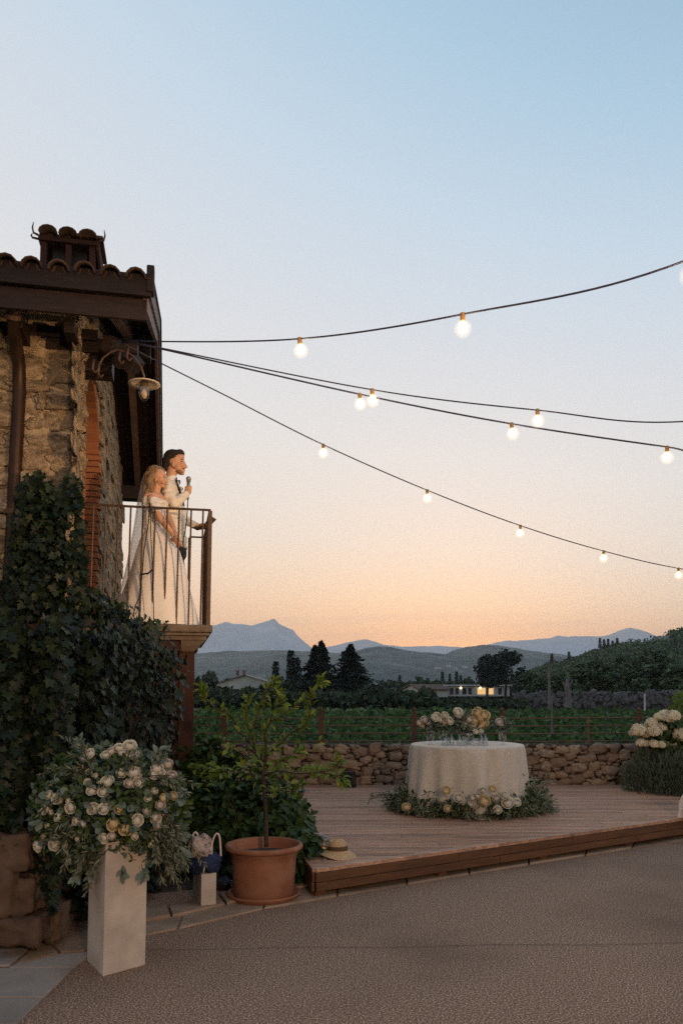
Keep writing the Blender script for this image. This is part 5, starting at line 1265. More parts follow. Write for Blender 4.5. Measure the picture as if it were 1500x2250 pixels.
# ================================================================== TABLE
TC = Vector((1.50, 9.62, DZ)); TR = .655; TH = .765
tb = thing('round_table', 'round table hidden under the long cream tablecloth on the deck', 'table', TC)
mb = MB(); mb.lathe([(TR, TH-.035), (TR, TH-.006)], TC, 48); mb.build('tabletop', MT['decksolid'], tb)
for a in (.6, 2.2, 3.8, 5.4):
    mb = MB(); mb.tube([TC + Vector((.42*math.cos(a), .42*math.sin(a), TH-.035)), TC + Vector((.5*math.cos(a), .5*math.sin(a), 0))], .02, 8); mb.build('leg', MT['iron'], tb)
fold = [(random.uniform(0, 6.28), k, random.uniform(.4, 1)) for k in (5, 8, 11, 14, 19)]
def tcl(u, v):
    a = 2*math.pi*u
    if v < .30: r_ = TR * (v/.30); z = TH + .002
    elif v < .38: k = (v-.30)/.08; r_ = TR + .018*math.sin(k*1.57); z = TH + .002 - .018*(1-math.cos(k*1.57))
    else:
        k = (v-.38)/.62; z = (TH - .016) * (1-k) + .004
        left = max(0, -math.cos(a - .25)); w = sum(s_*math.sin(kk*a + ph) for ph, kk, s_ in fold) / 2.4
        fl_ = k ** .8 * (.012 + .055*left**1.5) + k ** .6 * (.075 + .02*k) * w
        sharp = .045 * k ** .6 * (abs(math.sin(3.5*a + 1.1)) ** 6)
        r_ = TR + .018 + max(-.025, fl_) + sharp
        z += max(0, math.cos(a + .95)) ** 30 * .09 * k
        if z < .02 and k > .9: r_ += .02
    return TC + Vector((r_*math.cos(a), r_*math.sin(a), z))
mb = MB(); mb.grid(tcl, 260, 44, closed=True); cl = mb.build('tablecloth', MT['cloth'], smooth=True); tag(cl, 'cream linen tablecloth draped to the deck over the round table', 'tablecloth')
# garland on the deck round the foot of the table
ga = thing('floral_garland', 'garland of olive branches and cream roses on the deck round the table foot', 'garland', TC)
gp_ = []
for i in range(5200):
    a = random.uniform(-3.2, .15); w = random.gauss(0, .10); hh = abs(random.gauss(0, .085)) * (1.5 if a < -2.7 or a > -.6 else 1)
    r_ = .775 + w*.7; gp_.append((TC.x + r_*math.cos(a)*1.03, TC.y + r_*math.sin(a)*.88, DZ + .01 + hh))
gp_ = np.array(gp_); n = len(gp_); out_ = gp_ - np.array([TC.x, TC.y, DZ]); out_ /= np.linalg.norm(out_, axis=1)[:, None]
scatter('olive_leaves', OLIVE, gp_, rdirs(n) + out_*.7 + [0, 0, .1], rdirs(n)*.5 + [0, -.3, .9], rng.uniform(.05, .085, n), MT['olive'], ga)
k = rng.integers(0, n, 2000); scatter('leaves', leaf_tmpl(.5, .08, .1), gp_[k] + rng.normal(0, .02, (2000, 3)), rdirs(2000) + [0, 0, .3], rdirs(2000) + [0, -.5, .5], rng.uniform(.04, .075, 2000), MT['shrub'], ga)
gr = [(909, 1727, 12, 4), (920, 1734, 13, 4), (934, 1728, 10, 0), (979, 1738, 11, 4), (1008, 1754, 11, 0), (1038, 1754, 9, 3), (1049, 1750, 8, 3), (1064, 1761, 14, 4), (1090, 1755, 9, 3), (1115, 1765, 13, 0), (1081, 1734, 9, 4), (984, 1778, 9, 4), (892, 1774, 10, 4), (1035, 1768, 7, 0), (1093, 1780, 9, 0), (1135, 1764, 9, 0), (1182, 1756, 9, 4), (1194, 1757, 8, 4), (1110, 1750, 8, 0), (1163, 1718, 8, 3), (1173, 1716, 9, 3), (1108, 1746, 7, 0), (897, 1720, 8, 0), (1030, 1728, 8, 3), (1060, 1738, 8, 0)]
for (px, py, r_, ki) in gr:
    dd = 8.82 + (1790 - py) * .0095; hg = .12 if py > 1748 else .16; p = G(px, py, DZ + hg); p = p if (Vector((p.x, p.y)) - Vector((TC.x, TC.y))) .length > .78 else P(px, py, TC.y - math.sqrt(max(.02, .84**2 - (P(px, py, 8.9).x - TC.x)**2)))
    place_rose(ga, p, (random.gauss(0, .3), -1, .7), r_ / FPX * 9 * 1.75, ki)
col = [[], [], [], [], []]
for i in range(90):
    a = random.uniform(-3.4, .3); q = Vector((TC.x + .76*math.cos(a), TC.y + .72*math.sin(a), DZ + .06)); d = Vector((math.cos(a), math.sin(a), random.uniform(0, .5)))
    sprig(ga, q, d, random.uniform(.14, .30), 14, .06, collect=col, droop=.5)
for i in range(5):
    sprig(ga, Vector((TC.x - .85, TC.y - .1 + .05*i, DZ + .14)), (-1, -.2, .35), .34, 20, .055, collect=col, droop=.6)
flush(ga, col, MT['olive'], OLIVE, 'branch_leaves')
# vases on the table
GZ = TC.z + TH + .004
def vase(kind, px, dd, label, prof, water, flowers=None, cat='vase', grp='glass vases on the table'):
    p = P(px, 1640, TC.y + dd); p.z = GZ; t = thing(kind, label, cat, p, grp)
    mb = MB(); inner = [(max(.001, r_ - .0035), z) for r_, z in reversed(prof) if z > prof[0][1] + (.045 if kind == 'footed_vase' else .006)]
    mb.lathe(prof + inner, p, 20, capb=True, capt=True); mb.build('glass', MT['glass'], t, smooth=True)
    return p, t
footed = [(.040, 0), (.040, .005), (.012, .014), (.010, .03), (.026, .042), (.044, .06), (.050, .10), (.055, .15), (.058, .165)]
bottle = [(.030, 0), (.033, .01), (.034, .06), (.026, .085), (.015, .10), (.014, .125), (.018, .13)]
cup = [(.030, 0), (.034, .004), (.038, .07), (.040, .085)]
def bouquet(label, c, lst, nl, spread, top):
    t = thing('bouquet', label, 'flowers', c, 'bouquets on the table'); 
    pts_ = np.array(c) + np.array([0, 0, top]) + rdirs(nl) * rng.uniform(.3, 1, nl)[:, None] * spread
    scatter('leaves', leaf_tmpl(.5, .1, .1), pts_, rdirs(nl) + [0, 0, .2], rdirs(nl)*.6 + [0, -.4, .7], rng.uniform(.035, .065, nl), MT['euca'], t)
    scatter('olive_leaves', OLIVE, pts_[: nl//2] + rng.normal(0, .02, (nl//2, 3)), rdirs(nl//2) + [0, 0, .3], rdirs(nl//2) + [0, -.5, .5], rng.uniform(.05, .075, nl//2), MT['olive'], t)
    for (px, py, r_, ki) in lst:
        p = P(px, py, c[1] - .08 + random.uniform(-.02, .03)); place_rose(t, p, (random.gauss(0, .35), -1, .5), r_ / FPX * 9.5 * 1.7, ki)
    mb = MB()
    for i in range(5):
        a = random.uniform(0, 6.28); mb.tube([Vector(c) + Vector((.012*math.cos(a), .012*math.sin(a), .05)), Vector(c) + Vector((.04*math.cos(a+.6), .04*math.sin(a+.6), top))], .0022, 4)
    mb.build('stems', MT['shrub'], t, kind='stuff')
p, t = vase('footed_vase', 945, -.12, 'leftmost footed glass vase on the cream tablecloth', footed, 1)
bouquet('leftmost bouquet, of small blush roses, in the footed vase', p, [(921, 1590, 8, 3), (932, 1582, 9, 3), (940, 1588, 8, 3), (953, 1578, 8, 0), (928, 1596, 7, 3), (962, 1580, 7, 0)], 320, np.array([.12, .09, .09]), .23)
p, t = vase('footed_vase', 973, -.05, 'second footed glass vase from the left behind small bottles', footed, 1)
bouquet('second bouquet from the left with cream roses', p, [(960, 1575, 10, 0), (968, 1583, 10, 3), (977, 1572, 8, 0), (987, 1585, 9, 0), (976, 1588, 7, 3)], 340, np.array([.13, .10, .10]), .24)
p, t = vase('glass_bowl', 1028, -.06, 'widest glass vase in the middle of the table', [(.05, 0), (.06, .01), (.075, .07), (.078, .12), (.07, .15)], 1)
bouquet('tallest central bouquet with the big yellow bloom', p, [(1054, 1575, 15, 4), (1044, 1584, 12, 4), (1062, 1588, 12, 4), (1048, 1567, 13, 4), (1063, 1572, 13, 4), (1056, 1594, 11, 4), (1040, 1593, 14, 0), (1031, 1582, 10, 3), (1006, 1566, 11, 0), (1009, 1574, 8, 3), (1022, 1590, 8, 0), (1034, 1594, 8, 3)], 900, np.array([.23, .12, .13]), .25)
p, t = vase('footed_vase', 1104, -.10, 'rightmost footed glass vase on the cream tablecloth', footed, 1)
bouquet('rightmost small bouquet with one blush rose', p, [(1096, 1587, 9, 3), (1100, 1593, 7, 3)], 240, np.array([.11, .08, .08]), .23)
for i, (px, dd, prof, lab) in enumerate(((978, -.32, cup, 'leftmost small glass tumbler at the front of the table'), (992, -.30, bottle, 'small glass bottle, first from the left before the bouquets'), (1009, -.34, bottle, 'small glass bottle, second from the left before the bouquets'),
        (1045, -.34, cup, 'glass tumbler before the widest glass vase'), (1022, -.36, cup, 'low glass tumbler just left of the table centre'), (1057, -.24, bottle, 'small glass bottle holding a single stem right of centre'), (1066, -.33, bottle, 'rightmost small glass bottle of the front row'), (985, -.1, cup, 'glass tumbler behind the leftmost small bottle'))):
    p, t = vase('glass_bottle' if prof is bottle else 'glass_tumbler', px, dd, lab, prof, 0, cat='glass', grp='small glasses on the table')
    if i in (3, 5): place_rose(t, p + Vector((0, 0, .16)), (0, -1, .6), .05, 0)

# ================================================================== RIGHT-HAND SHRUBS
hy = thing('hydrangea', 'hydrangea with big cream flower heads at the right edge behind the deck', 'hydrangea', P(1450, 1700, 11.2))
def hyd_mesh():
    mb = MB()
    for i in range(90):
        d = Vector(rdirs(1)[0]); d.z = abs(d.z)*.9 - .25; d.normalize(); c = d * .5; u = d.orthogonal().normalized(); v = d.cross(u)
        for k in range(4):
            a = k*math.pi/2 + i; e = (u*math.cos(a) + v*math.sin(a)); g = (u*-math.sin(a) + v*math.cos(a)); b0_ = len(mb.v)
            mb.add([c, c + e*.10 + g*.055 + d*.01, c + e*.15 + d*.0, c + e*.10 - g*.055 + d*.01], [(0, 1, 2, 3)])
    mb.ell((0, 0, .05), (.40, .40, .38), n=10, m=6)
    return mb.mesh('flower_head', MT['hyd'], False)
HY = hyd_mesh()
for (px, py, r_) in ((1403, 1607, 20), (1418, 1612, 18), (1436, 1608, 20), (1450, 1602, 17), (1430, 1595, 17), (1431, 1590, 15), (1460, 1575, 18), (1480, 1575, 17), (1470, 1580, 15), (1447, 1578, 14), (1494, 1615, 19), (1497, 1622, 14), (1408, 1634, 13), (1420, 1636, 12), (1436, 1637, 13), (1452, 1638, 12), (1466, 1640, 12), (1478, 1638, 12), (1390, 1612, 11), (1520, 1600, 18), (1540, 1640, 18)):
    place('flower_head', HY, Matrix.Translation(P(px, py, 11.2 + random.uniform(-.15, .1))) @ Matrix.Rotation(random.random()*6, 4, 'Z') @ Matrix.Scale(r_ / FPX * 11.2 * 1.7, 4), hy)
lumps = [(*P(a, b, D), r_) for a, b, D, r_ in ((1440, 1610, 11.35, .22), (1480, 1600, 11.4, .26), (1480, 1660, 11.3, .3), (1440, 1650, 11.4, .22), (1540, 1640, 11.3, .4), (1520, 1720, 11.1, .4))]
n = 1800; pts = blob_shape(lumps)(n); scatter('leaves', leaf_tmpl(.6, .1, .15), pts, rdirs(n) + [0, 0, -.1], rdirs(n)*.6 + [0, -.6, .6], rng.uniform(.07, .13, n), MT['shrub'], hy)
for i in range(12):
    q = P(random.uniform(1440, 1560), 1700, 11.3); q.z = 0; e = P(random.uniform(1400, 1560), random.uniform(1590, 1650), 11.3); mb = MB(); mb.tube([q, q.lerp(e, .5) + Vector((0, 0, .1)), e], .008, 5); mb.build('stem', MT['bark'], hy)
ro = thing('rosemary_bush', 'grey green rosemary bush at the right edge beside the deck', 'bush', P(1450, 1800, 10.9))
lumps = [(*P(a, b, D), r_) for a, b, D, r_ in ((1400, 1705, 11.3, .20), (1425, 1690, 11.2, .24), (1450, 1720, 11.0, .26), (1490, 1700, 10.9, .3), (1540, 1730, 10.7, .35), (1580, 1690, 10.9, .4), (1470, 1755, 10.9, .22), (1395, 1730, 11.3, .15), (1560, 1780, 10.6, .3))]
n = 9000; pts = blob_shape(lumps)(n); cz = np.array([P(1470, 1760, 11.0)]*n)
scatter('foliage', leaf_tmpl(.16, .02, .05), pts, (pts - cz) / .5 + rdirs(n)*.7 + [0, 0, .9], rdirs(n) + [0, -1, .2], rng.uniform(.05, .10, n), MT['lav'], ro)
for i in range(10):
    q = P(random.uniform(1410, 1560), 1780, 11.0); q.z = .0; e = q + Vector((random.gauss(0, .2), 0, .5)); mb = MB(); mb.tube([q, e], .008, 5); mb.build('stem', MT['bark'], ro)
lt = thing('light_green_shrub', 'tall pale green shrub rising at the right edge beyond the fence', 'shrub', P(1500, 1650, 13.4))
lumps = [(*P(a, b, D), r_) for a, b, D, r_ in ((1485, 1570, 13.4, .16), (1496, 1540, 13.4, .14), (1520, 1560, 13.4, .35), (1560, 1600, 13.3, .5), (1490, 1610, 13.4, .2))]
n = 2600; pts = blob_shape(lumps)(n); scatter('foliage', leaf_tmpl(.25, .03, .05), pts, rdirs(n) + [0, 0, .6], rdirs(n) + [0, -1, .2], rng.uniform(.05, .11, n), MT['citrus'], lt)
q = P(1520, 1700, 13.4); mb = MB(); mb.tube([Vector((q.x, q.y, -1)), Vector((q.x, q.y, 1.4))], .03, 6); mb.build('stem', MT['bark'], lt)
# ================================================================== SMALL THINGS
# straw hat on the deck
hc = G(742, 1884, DZ); hc.z = DZ
hat = thing('straw_hat', 'tan straw sun hat with a dark band lying on the deck corner', 'hat', hc)
def hatf(u, v):
    a = 2*math.pi*u
    prof = [(.158, .010), (.150, .016), (.125, .034), (.100, .052), (.086, .062), (.082, .085), (.077, .115), (.066, .134), (.04, .141), (.001, .142)]
    k = v * (len(prof)-1); i = min(int(k), len(prof)-2); f_ = k - i; r_ = prof[i][0]*(1-f_) + prof[i+1][0]*f_; z = prof[i][1]*(1-f_) + prof[i+1][1]*f_
    if v < .45: z += (.014*math.sin(2*a + .5) - .010*math.cos(a)) * (1 - v/.45); z = max(.004, z)
    x, y = r_*math.cos(a), r_*.92*math.sin(a)
    if v > .4: x -= .018*(v-.4); z += .01*math.sin(3*a)*(v > .8)
    return hc + Vector((x, y, z))
mb = MB(); mb.grid(hatf, 48, 28, closed=True); o = mb.build('straw', MT['hat'], hat, smooth=True)
sm = o.modifiers.new('s', 'SOLIDIFY'); sm.thickness = .004
mb = MB(); mb.grid(lambda u, v: hc + Vector(((.0885 - .004*v)*math.cos(2*math.pi*u) - .003*v, (.0885 - .004*v)*.93*math.sin(2*math.pi*u), .063 + .034*v)), 40, 3, closed=True); mb.build('hat_band', MT['hatband'], hat, smooth=True)
# wine glass in front of the hat
wp = G(713, 1893, DZ); wp.z = DZ
wg = thing('wine_glass', 'stemmed glass with a little rose wine beside the straw hat', 'wine glass', wp)
mb = MB(); outer = [(.036, 0), (.035, .003), (.008, .008), (.0045, .02), (.0045, .085), (.012, .094), (.030, .112), (.040, .140), (.038, .175), (.033, .215)]
inner = [(.0322, .215), (.037, .175), (.0385, .140), (.0285, .1135), (.010, .098), (.0005, .096)]
mb.lathe(outer + inner, wp, 28); mb.build('glass', MT['glass'], wg, smooth=True)
mb = MB(); mb.lathe([(.0006, .0965), (.010, .0985), (.0284, .114), (.0360, .129), (.0005, .129)], wp, 24, capb=False, capt=False); mb.build('wine', MT['wine'], wg, smooth=True)
# small painted box with a bag on top, left of the pot
q = P(447, 1960, 6.25); q.z = 0.0
bx = MB(); bx.box((q.x, q.y + .04, .13), (.115, .30, .26), R(22)); tag(bx.build('pale_box', MT['plinth'], bevel=.004), 'small pale box plinth under the navy bag left of the pot', 'box')
def lumpy(name, c, r, mat, seed, parent=None, amp=.35, fr=3.0, n=20):
    mb = MB(); mb.ell(c, r, n=n, m=n//2+4); vs = []
    for v in mb.v:
        d = Vector(v) - Vector(c); k = 1 + amp * noise.noise(Vector(v) * fr / max(r) * .35 + Vector((seed, 0, 0))) + amp*.5*noise.noise(Vector(v) * fr / max(r) + Vector((0, seed, 0)))
        vs.append(Vector(c) + d * k)
    mb.v = vs; return mb.build(name, mat, parent, smooth=True)
bc = Vector((q.x + .01, q.y - .0, .335))
bag = thing('handbag', 'navy cloth handbag with pale loop handles on the small pale box', 'handbag', Vector((bc.x, bc.y, .26)))
lumpy('bag_body', bc + Vector((0, 0, -.005)), (.115, .10, .070), MT['navy'], 3, bag, .55, 4.5, 30)
lumpy('bag_body', bc + Vector((.05, -.04, -.01)), (.07, .06, .085), MT['navy'], 8, bag, .55, 4.5, 26)
lumpy('bag_body', bc + Vector((-.04, -.06, -.035)), (.07, .05, .05), MT['navy'], 12, bag, .5, 5, 26)
for x0, dy in ((-.10, .02), (.075, -.03)):
    mb = MB(); pts_ = [bc + Vector((x0 - .035 if x0 < 0 else x0 - .015, dy, .02)), bc + Vector((x0 - .02, dy, .13)), bc + Vector((x0 + .008, dy, .205)), bc + Vector((x0 + .032, dy, .20)), bc + Vector((x0 + .042, dy, .15)), bc + Vector((x0 + .05, dy, .04))]
    mb.tube(catmull(pts_, 6), .0075, 7); mb.build('handle', MT['pinkcloth'], bag, smooth=True)
sf = lumpy('scarf', bc + Vector((-.025, -.045, .105)), (.080, .065, .095), MT['scarf'], 5, None, .5, 4.5, 26); tag(sf, 'crumpled beige and black patterned scarf stuffed in the navy bag', 'scarf')
q2 = P(484, 1957, 6.75); q2.z = .045; bb = lumpy('black_bag', q2, (.12, .09, .055), MT['black'], 4, None, .5, 4); tag(bb, 'small crumpled black bag on the ground between box and pot', 'bag')
q3 = G(514, 1958, .02); mb = MB(); mb.lathe([(.026, 0), (.03, .006), (.033, .09), (.031, .09), (.028, .01), (.001, .009)], (q3.x, q3.y, .012), 20, capt=False); tag(mb.build('glass_jar', MT['glass'], smooth=True), 'small clear glass standing behind the rim of the pot saucer', 'glass')
# black spotlight at the wall
q = P(765, 1711, 11.75); sp_ = thing('uplight', 'small black box floodlight standing on the deck at the stone wall', 'spotlight', Vector((q.x, q.y, DZ)))
mb = MB(); mb.box((q.x, q.y, DZ + .125), (.19, .12, .20), -.2); mb.build('body', MT['black'], sp_, bevel=.015)
mb = MB(); mb.box((q.x, q.y, DZ + .014), (.22, .16, .025), -.2); mb.build('foot', MT['black'], sp_, bevel=.005)
mb = MB(); c = Vector((q.x, q.y, DZ + .12)); mb.tube([c + Vector((-.11, 0, -.10)), c + Vector((-.115, 0, .02)), c + Vector((-.09, 0, .12)), c + Vector((.09, 0, .12)), c + Vector((.115, 0, .02)), c + Vector((.11, 0, -.10))], .007, 6); mb.build('bracket', MT['black'], sp_)
# pink cloth at the right edge
q = G(1530, 1798, DZ); c = Vector((q.x - .02, q.y, DZ + .19))
mb = MB()
def pk(u, v):
    a = 2*math.pi*u; z = -.185 + .37*v; w = (.155*(1 - .55*v**2.2)) * (1 + .10*math.sin(7*a + 4*v) + .06*math.sin(13*a - 3*v)); w *= (1 if v < .97 else .3)
    return c + Vector((w*math.cos(a)*1.05 + .04*v, w*math.sin(a), z))
mb.grid(pk, 90, 18, closed=True); tag(mb.build('pink_cloth', MT['pinkcloth'], smooth=True), 'pale pink draped cloth cut off by the right edge on the deck', 'cloth')
# low tan bag left of deck edge: flat white stick
# ================================================================== PEOPLE
class Blob:
    def __init__(s): s.mb = MB()
    def ell(s, c, r, rot=None, n=20, m=14): s.mb.ell(c, r, rot, n, m); return s
    def caps(s, pts, rs, n=14, sc_=None):
        pts = [Vector(p) for p in pts]; s.mb.tube(pts, rs, n)
        for p, r_ in ((pts[0], rs[0]), (pts[-1], rs[-1])): s.mb.ell(p, r_*.995, n=n, m=9)
        for p, r_ in zip(pts[1:-1], rs[1:-1]): s.mb.ell(p, r_*.99, n=n, m=9)
        return s
    def loft(s, rings, fw, lt, n=28, cap=True):
        vs = []
        for c, rf, rl in rings:
            for k in range(n):
                a = 2*math.pi*k/n; vs.append(Vector(c) + fw*(rf*math.cos(a)) + lt*(rl*math.sin(a)))
        fs = [(i*n+k, i*n+(k+1) % n, (i+1)*n+(k+1) % n, (i+1)*n+k) for i in range(len(rings)-1) for k in range(n)]
        if cap: fs += [tuple(reversed(range(n))), tuple(range((len(rings)-1)*n, len(rings)*n))]
        b0_ = len(s.mb.v); s.mb.add(vs, fs); return s
    def done(s, name, mat, parent, vox=.007, smooth=4, kind=None, crease=None):
        me = s.mb.mesh(name, mat); bm = bmesh.new(); bm.from_mesh(me); bmesh.ops.recalc_face_normals(bm, faces=bm.faces); bm.to_mesh(me); bm.free()
        tmp = bpy.data.objects.new('tmp', me); COL.objects.link(tmp)
        r_ = tmp.modifiers.new('r', 'REMESH'); r_.mode = 'VOXEL'; r_.voxel_size = vox; r_.use_smooth_shade = True
        if smooth: q_ = tmp.modifiers.new('s', 'SMOOTH'); q_.iterations = smooth; q_.factor = .5
        dg = bpy.context.evaluated_depsgraph_get(); dg.update()
        m2 = bpy.data.meshes.new_from_object(tmp.evaluated_get(dg)); bpy.data.objects.remove(tmp)
        m2.name = name
        if crease:
            co = np.empty(len(m2.vertices)*3); m2.vertices.foreach_get('co', co); nn_ = np.empty(len(m2.vertices)*3); m2.vertices.foreach_get('normal', nn_)
            co = co.reshape(-1, 3); nn_ = nn_.reshape(-1, 3); fr, am = crease
            d = np.array([noise.noise(Vector((c[0]*fr, c[1]*fr, c[2]*fr*1.6))) for c in co]); co += nn_ * (d*am)[:, None]; m2.vertices.foreach_set('co', co.ravel())
        m2.polygons.foreach_set('use_smooth', [True]*len(m2.polygons))
        if not m2.materials: m2.materials.append(mat)
        m2.update(); return obj(name, m2, parent, kind)
MT['lip'] = material('lips', [(.45,.13,.10), (.52,.17,.13)], .45, 30); MT['eye'] = material('eye dark', [(.03,.018,.012), (.05,.03,.02)], .3, 30)
MT['beard'] = material('short stubble', [(.20,.105,.065), (.30,.165,.105)], .8, 60)
def fingers(B, c, fw, up, sd, scale=1.0, curl=1.0, r=.0085):
    """four fingers curling and a thumb; fw = pointing direction, up = back of hand, sd = thumb side"""
    for i, (o_, ln) in enumerate(((.030, .85), (.010, 1.0), (-.011, .93), (-.031, .74))):
        b0_ = c + sd*o_*scale + fw*.030*scale; L_ = .075*ln*scale; p = [b0_ - fw*.03*scale, b0_]; a = .0
        for k, (l_, cu) in enumerate(((.42, .55), (.32, .85), (.26, .6))):
            a += cu*curl; p.append(p[-1] + (fw*math.cos(a) - up*math.sin(a))*L_*l_)
        B.caps(p, [r*1.1*scale, r*1.1*scale, r*scale, r*.95*scale, r*.8*scale], 8)
    p = [c + sd*.02*scale - fw*.02*scale, c + sd*.045*scale + fw*.005*scale, c + sd*.050*scale + fw*.030*scale - up*.01*scale, c + sd*.035*scale + fw*.052*scale - up*.022*scale]
    B.caps(p, [r*1.4*scale, r*1.3*scale, r*1.1*scale, r*.9*scale], 8)

# ---- groom
GD = 8.30
def g(px, py, dd=0.0): return P(px, py, GD + dd)
FW = Vector((.985, -.17, 0)).normalized(); LT = Vector((-FW.y, FW.x, 0))            # LT points away from the camera
gr_ = thing('person', 'man in an ivory dinner jacket speaking into a microphone on the balcony', 'person', g(383, 1382))
HR = Matrix((FW, LT, ez)).transposed()
B = Blob()
hcn = g(382, 1011)
B.ell(hcn, (.103, .077, .100), HR); B.ell(g(391, 1024), (.070, .062, .082), HR @ Matrix.Rotation(.15, 3, 'Y')); B.ell(g(397, 1038), (.036, .040, .028), HR)
B.ell(g(400.5, 1040.5), (.022, .025, .018), HR); B.ell(g(400, 1010), (.020, .052, .020), HR); B.ell(g(401, 1004), (.016, .045, .03), HR)
B.caps([g(404, 1014), g(407, 1021), g(409.3, 1026)], [.009, .0115, .0135], 10); B.ell(g(406.5, 1027.5), (.012, .019, .009), HR)
B.ell(g(404.8, 1033), (.011, .022, .0055), HR); B.ell(g(404, 1036.5), (.010, .02, .006), HR); B.ell(g(399, 1022, -.035), (.018, .022, .018), HR)
B.ell(g(380, 1021, -.076), (.018, .011, .030), HR @ Matrix.Rotation(-.2, 3, 'Y')); B.ell(g(380, 1021, .076), (.018, .011, .030), HR)
B.caps([g(380, 1028), g(376, 1045), g(374, 1062)], [.058, .057, .066], 18)
# torso and arms inside the clothes, so the figure is one body
B.loft([(g(373, 1066), .08, .15), (g(374, 1085), .105, .18), (g(377, 1110), .11, .175), (g(380, 1150), .10, .155), (g(382, 1195), .11, .165), (g(382, 1215), .10, .15)], FW, LT)
B.caps([g(367, 1076, -.17), g(381, 1106, -.22), g(405, 1090, -.14), g(412, 1084, -.12)], [.045, .04, .030, .026])
B.caps([g(374, 1076, .17), g(398, 1135, .20), g(424, 1155, .12), g(434, 1155, .10)], [.045, .04, .030, .026])
for dd, x0 in ((-.09, 0), (.09, 3)): B.caps([g(381+x0, 1205, dd), g(383+x0, 1285, dd), g(381+x0, 1362, dd)], [.075, .055, .042]); 
# right hand round the microphone
hcR = g(413, 1077, -.11); mu = Vector((.12, -.1, 1)).normalized()
B.ell(g(411, 1079, -.10), (.024, .030, .036), HR)
for k, zo in enumerate((.030, .010, -.010, -.029)):
    b_ = hcR + mu*zo; p_ = [b_ + FW*(-.030) + LT*.00, b_ + FW*(-.012) + LT*(-.032), b_ + FW*.018 + LT*(-.034), b_ + FW*.034 + LT*(-.006), b_ + FW*.022 + LT*.014]
    B.caps(p_, [.011, .0105, .010, .0095, .008], 8)
B.caps([hcR + FW*(-.02) + mu*.012, hcR + FW*(-.002) + mu*.035 + LT*(.02), hcR + FW*(.018) + mu*.046 + LT*.012], [.013, .012, .010], 8)
# left hand under the card
cL = g(440, 1157, .09); B.ell(g(434, 1157, .10), (.034, .036, .018), HR); fingers(B, g(437, 1157, .09), (FW*.95 + ez*.12).normalized(), ez*-1, -LT, 1.0, .25)
B.done('body', MT['skin'], gr_, .0055, 3)
# hair
B = Blob(); B.ell(g(379, 1006), (.102, .081, .092), HR); B.ell(g(372, 1014), (.070, .074, .085), HR); B.ell(g(388, 996), (.084, .066, .034), HR @ Matrix.Rotation(-.06, 3, 'Y'))
B.ell(g(398, 996), (.036, .055, .022), HR @ Matrix.Rotation(.25, 3, 'Y')); B.ell(g(394, 992), (.040, .045, .018), HR @ Matrix.Rotation(-.3, 3, 'Y')); B.ell(g(367, 1024), (.045, .062, .06), HR)
o = B.done('hair', MT['hairdark'], gr_, .006, 2, crease=(80, .006))
B = Blob(); B.ell(g(394.5, 1037), (.050, .055, .026), HR @ Matrix.Rotation(.3, 3, 'Y')); B.ell(g(386, 1030), (.034, .0655, .030), HR); B.done('beard', MT['beard'], gr_, .006, 2)
for (c_, r_, m_) in ((g(400.5, 1014.5, -.036), (.009, .007, .0045), 'eye'), (g(400, 1009.5, -.038), (.020, .006, .004), 'hairdark'), (g(405.3, 1030.6, -.004), (.008, .020, .004), 'hairdark')):
    mb = MB(); mb.ell(c_ - LT*.012, r_, HR, 10, 7); mb.build('eye' if m_ == 'eye' else 'eyebrow' if r_[2] == .004 and r_[0] > .01 else 'moustache', MT[m_], gr_, smooth=True)
# jacket
B = Blob()
B.loft([(g(372, 1057), .070, .085), (g(371, 1060), .085, .130), (g(370, 1066), .108, .185), (g(371, 1076), .122, .212), (g(375, 1095), .130, .212), (g(377, 1115), .128, .200), (g(379, 1140), .120, .180), (g(380, 1160), .120, .183), (g(381, 1185), .128, .196), (g(381, 1205), .134, .204)], FW, LT)
B.caps([g(366, 1073, -.175), g(372, 1092, -.225), g(383, 1107, -.235), g(397, 1097, -.18), g(409, 1086, -.125)], [.064, .060, .053, .046, .036], 16)
B.caps([g(374, 1073, .175), g(390, 1105, .23), g(402, 1137, .205), g(418, 1150, .15), g(431, 1156, .11)], [.064, .058, .052, .045, .037], 16)
B.done('jacket', MT['jacket'], gr_, .008, 4, crease=(16, .014))
# shirt front, bow tie, lapels, buttonhole flower, cuffs
B = Blob(); B.loft([(g(384, 1054), .030, .035), (g(389, 1062), .022, .04), (g(395, 1080), .018, .035), (g(399, 1100), .010, .02)], FW, LT); B.caps([g(377, 1053), g(375, 1057)], [.064, .07], 18)
B.done('shirt', MT['shirt'], gr_, .006, 2)
mb = MB(); c = g(388.5, 1056.5, -.012)
for sg in (-1, 1):
    d = (LT*sg*.8 + FW*(.35 if sg < 0 else .1)).normalized(); q_ = d.cross(ez).normalized()
    mb.hexa([c - ez*.006, c + q_*.008 - ez*.006, c + d*.058 + q_*.010 - ez*.024, c + d*.058 - ez*.024], [c + ez*.006, c + q_*.008 + ez*.006, c + d*.058 + q_*.010 + ez*.024, c + d*.058 + ez*.024])
mb.ell(c, (.013, .012, .012), HR, 10, 7); mb.build('bow_tie', MT['black'], gr_)
mb = MB(); lp_ = [g(385, 1056, -.06), g(389.5, 1070, -.075), g(394, 1084, -.07), g(398.5, 1098, -.05), g(402.5, 1112, -.02)]
mb.tube([v + FW*.012 for v in lp_], [.008, .011, .010, .008, .005], 6); mb.build('lapel', MT['suit'], gr_, smooth=True)
place_rose(gr_, g(398.5, 1074, -.10), (1, -.6, .2), .036, 0).name = 'buttonhole_flower'
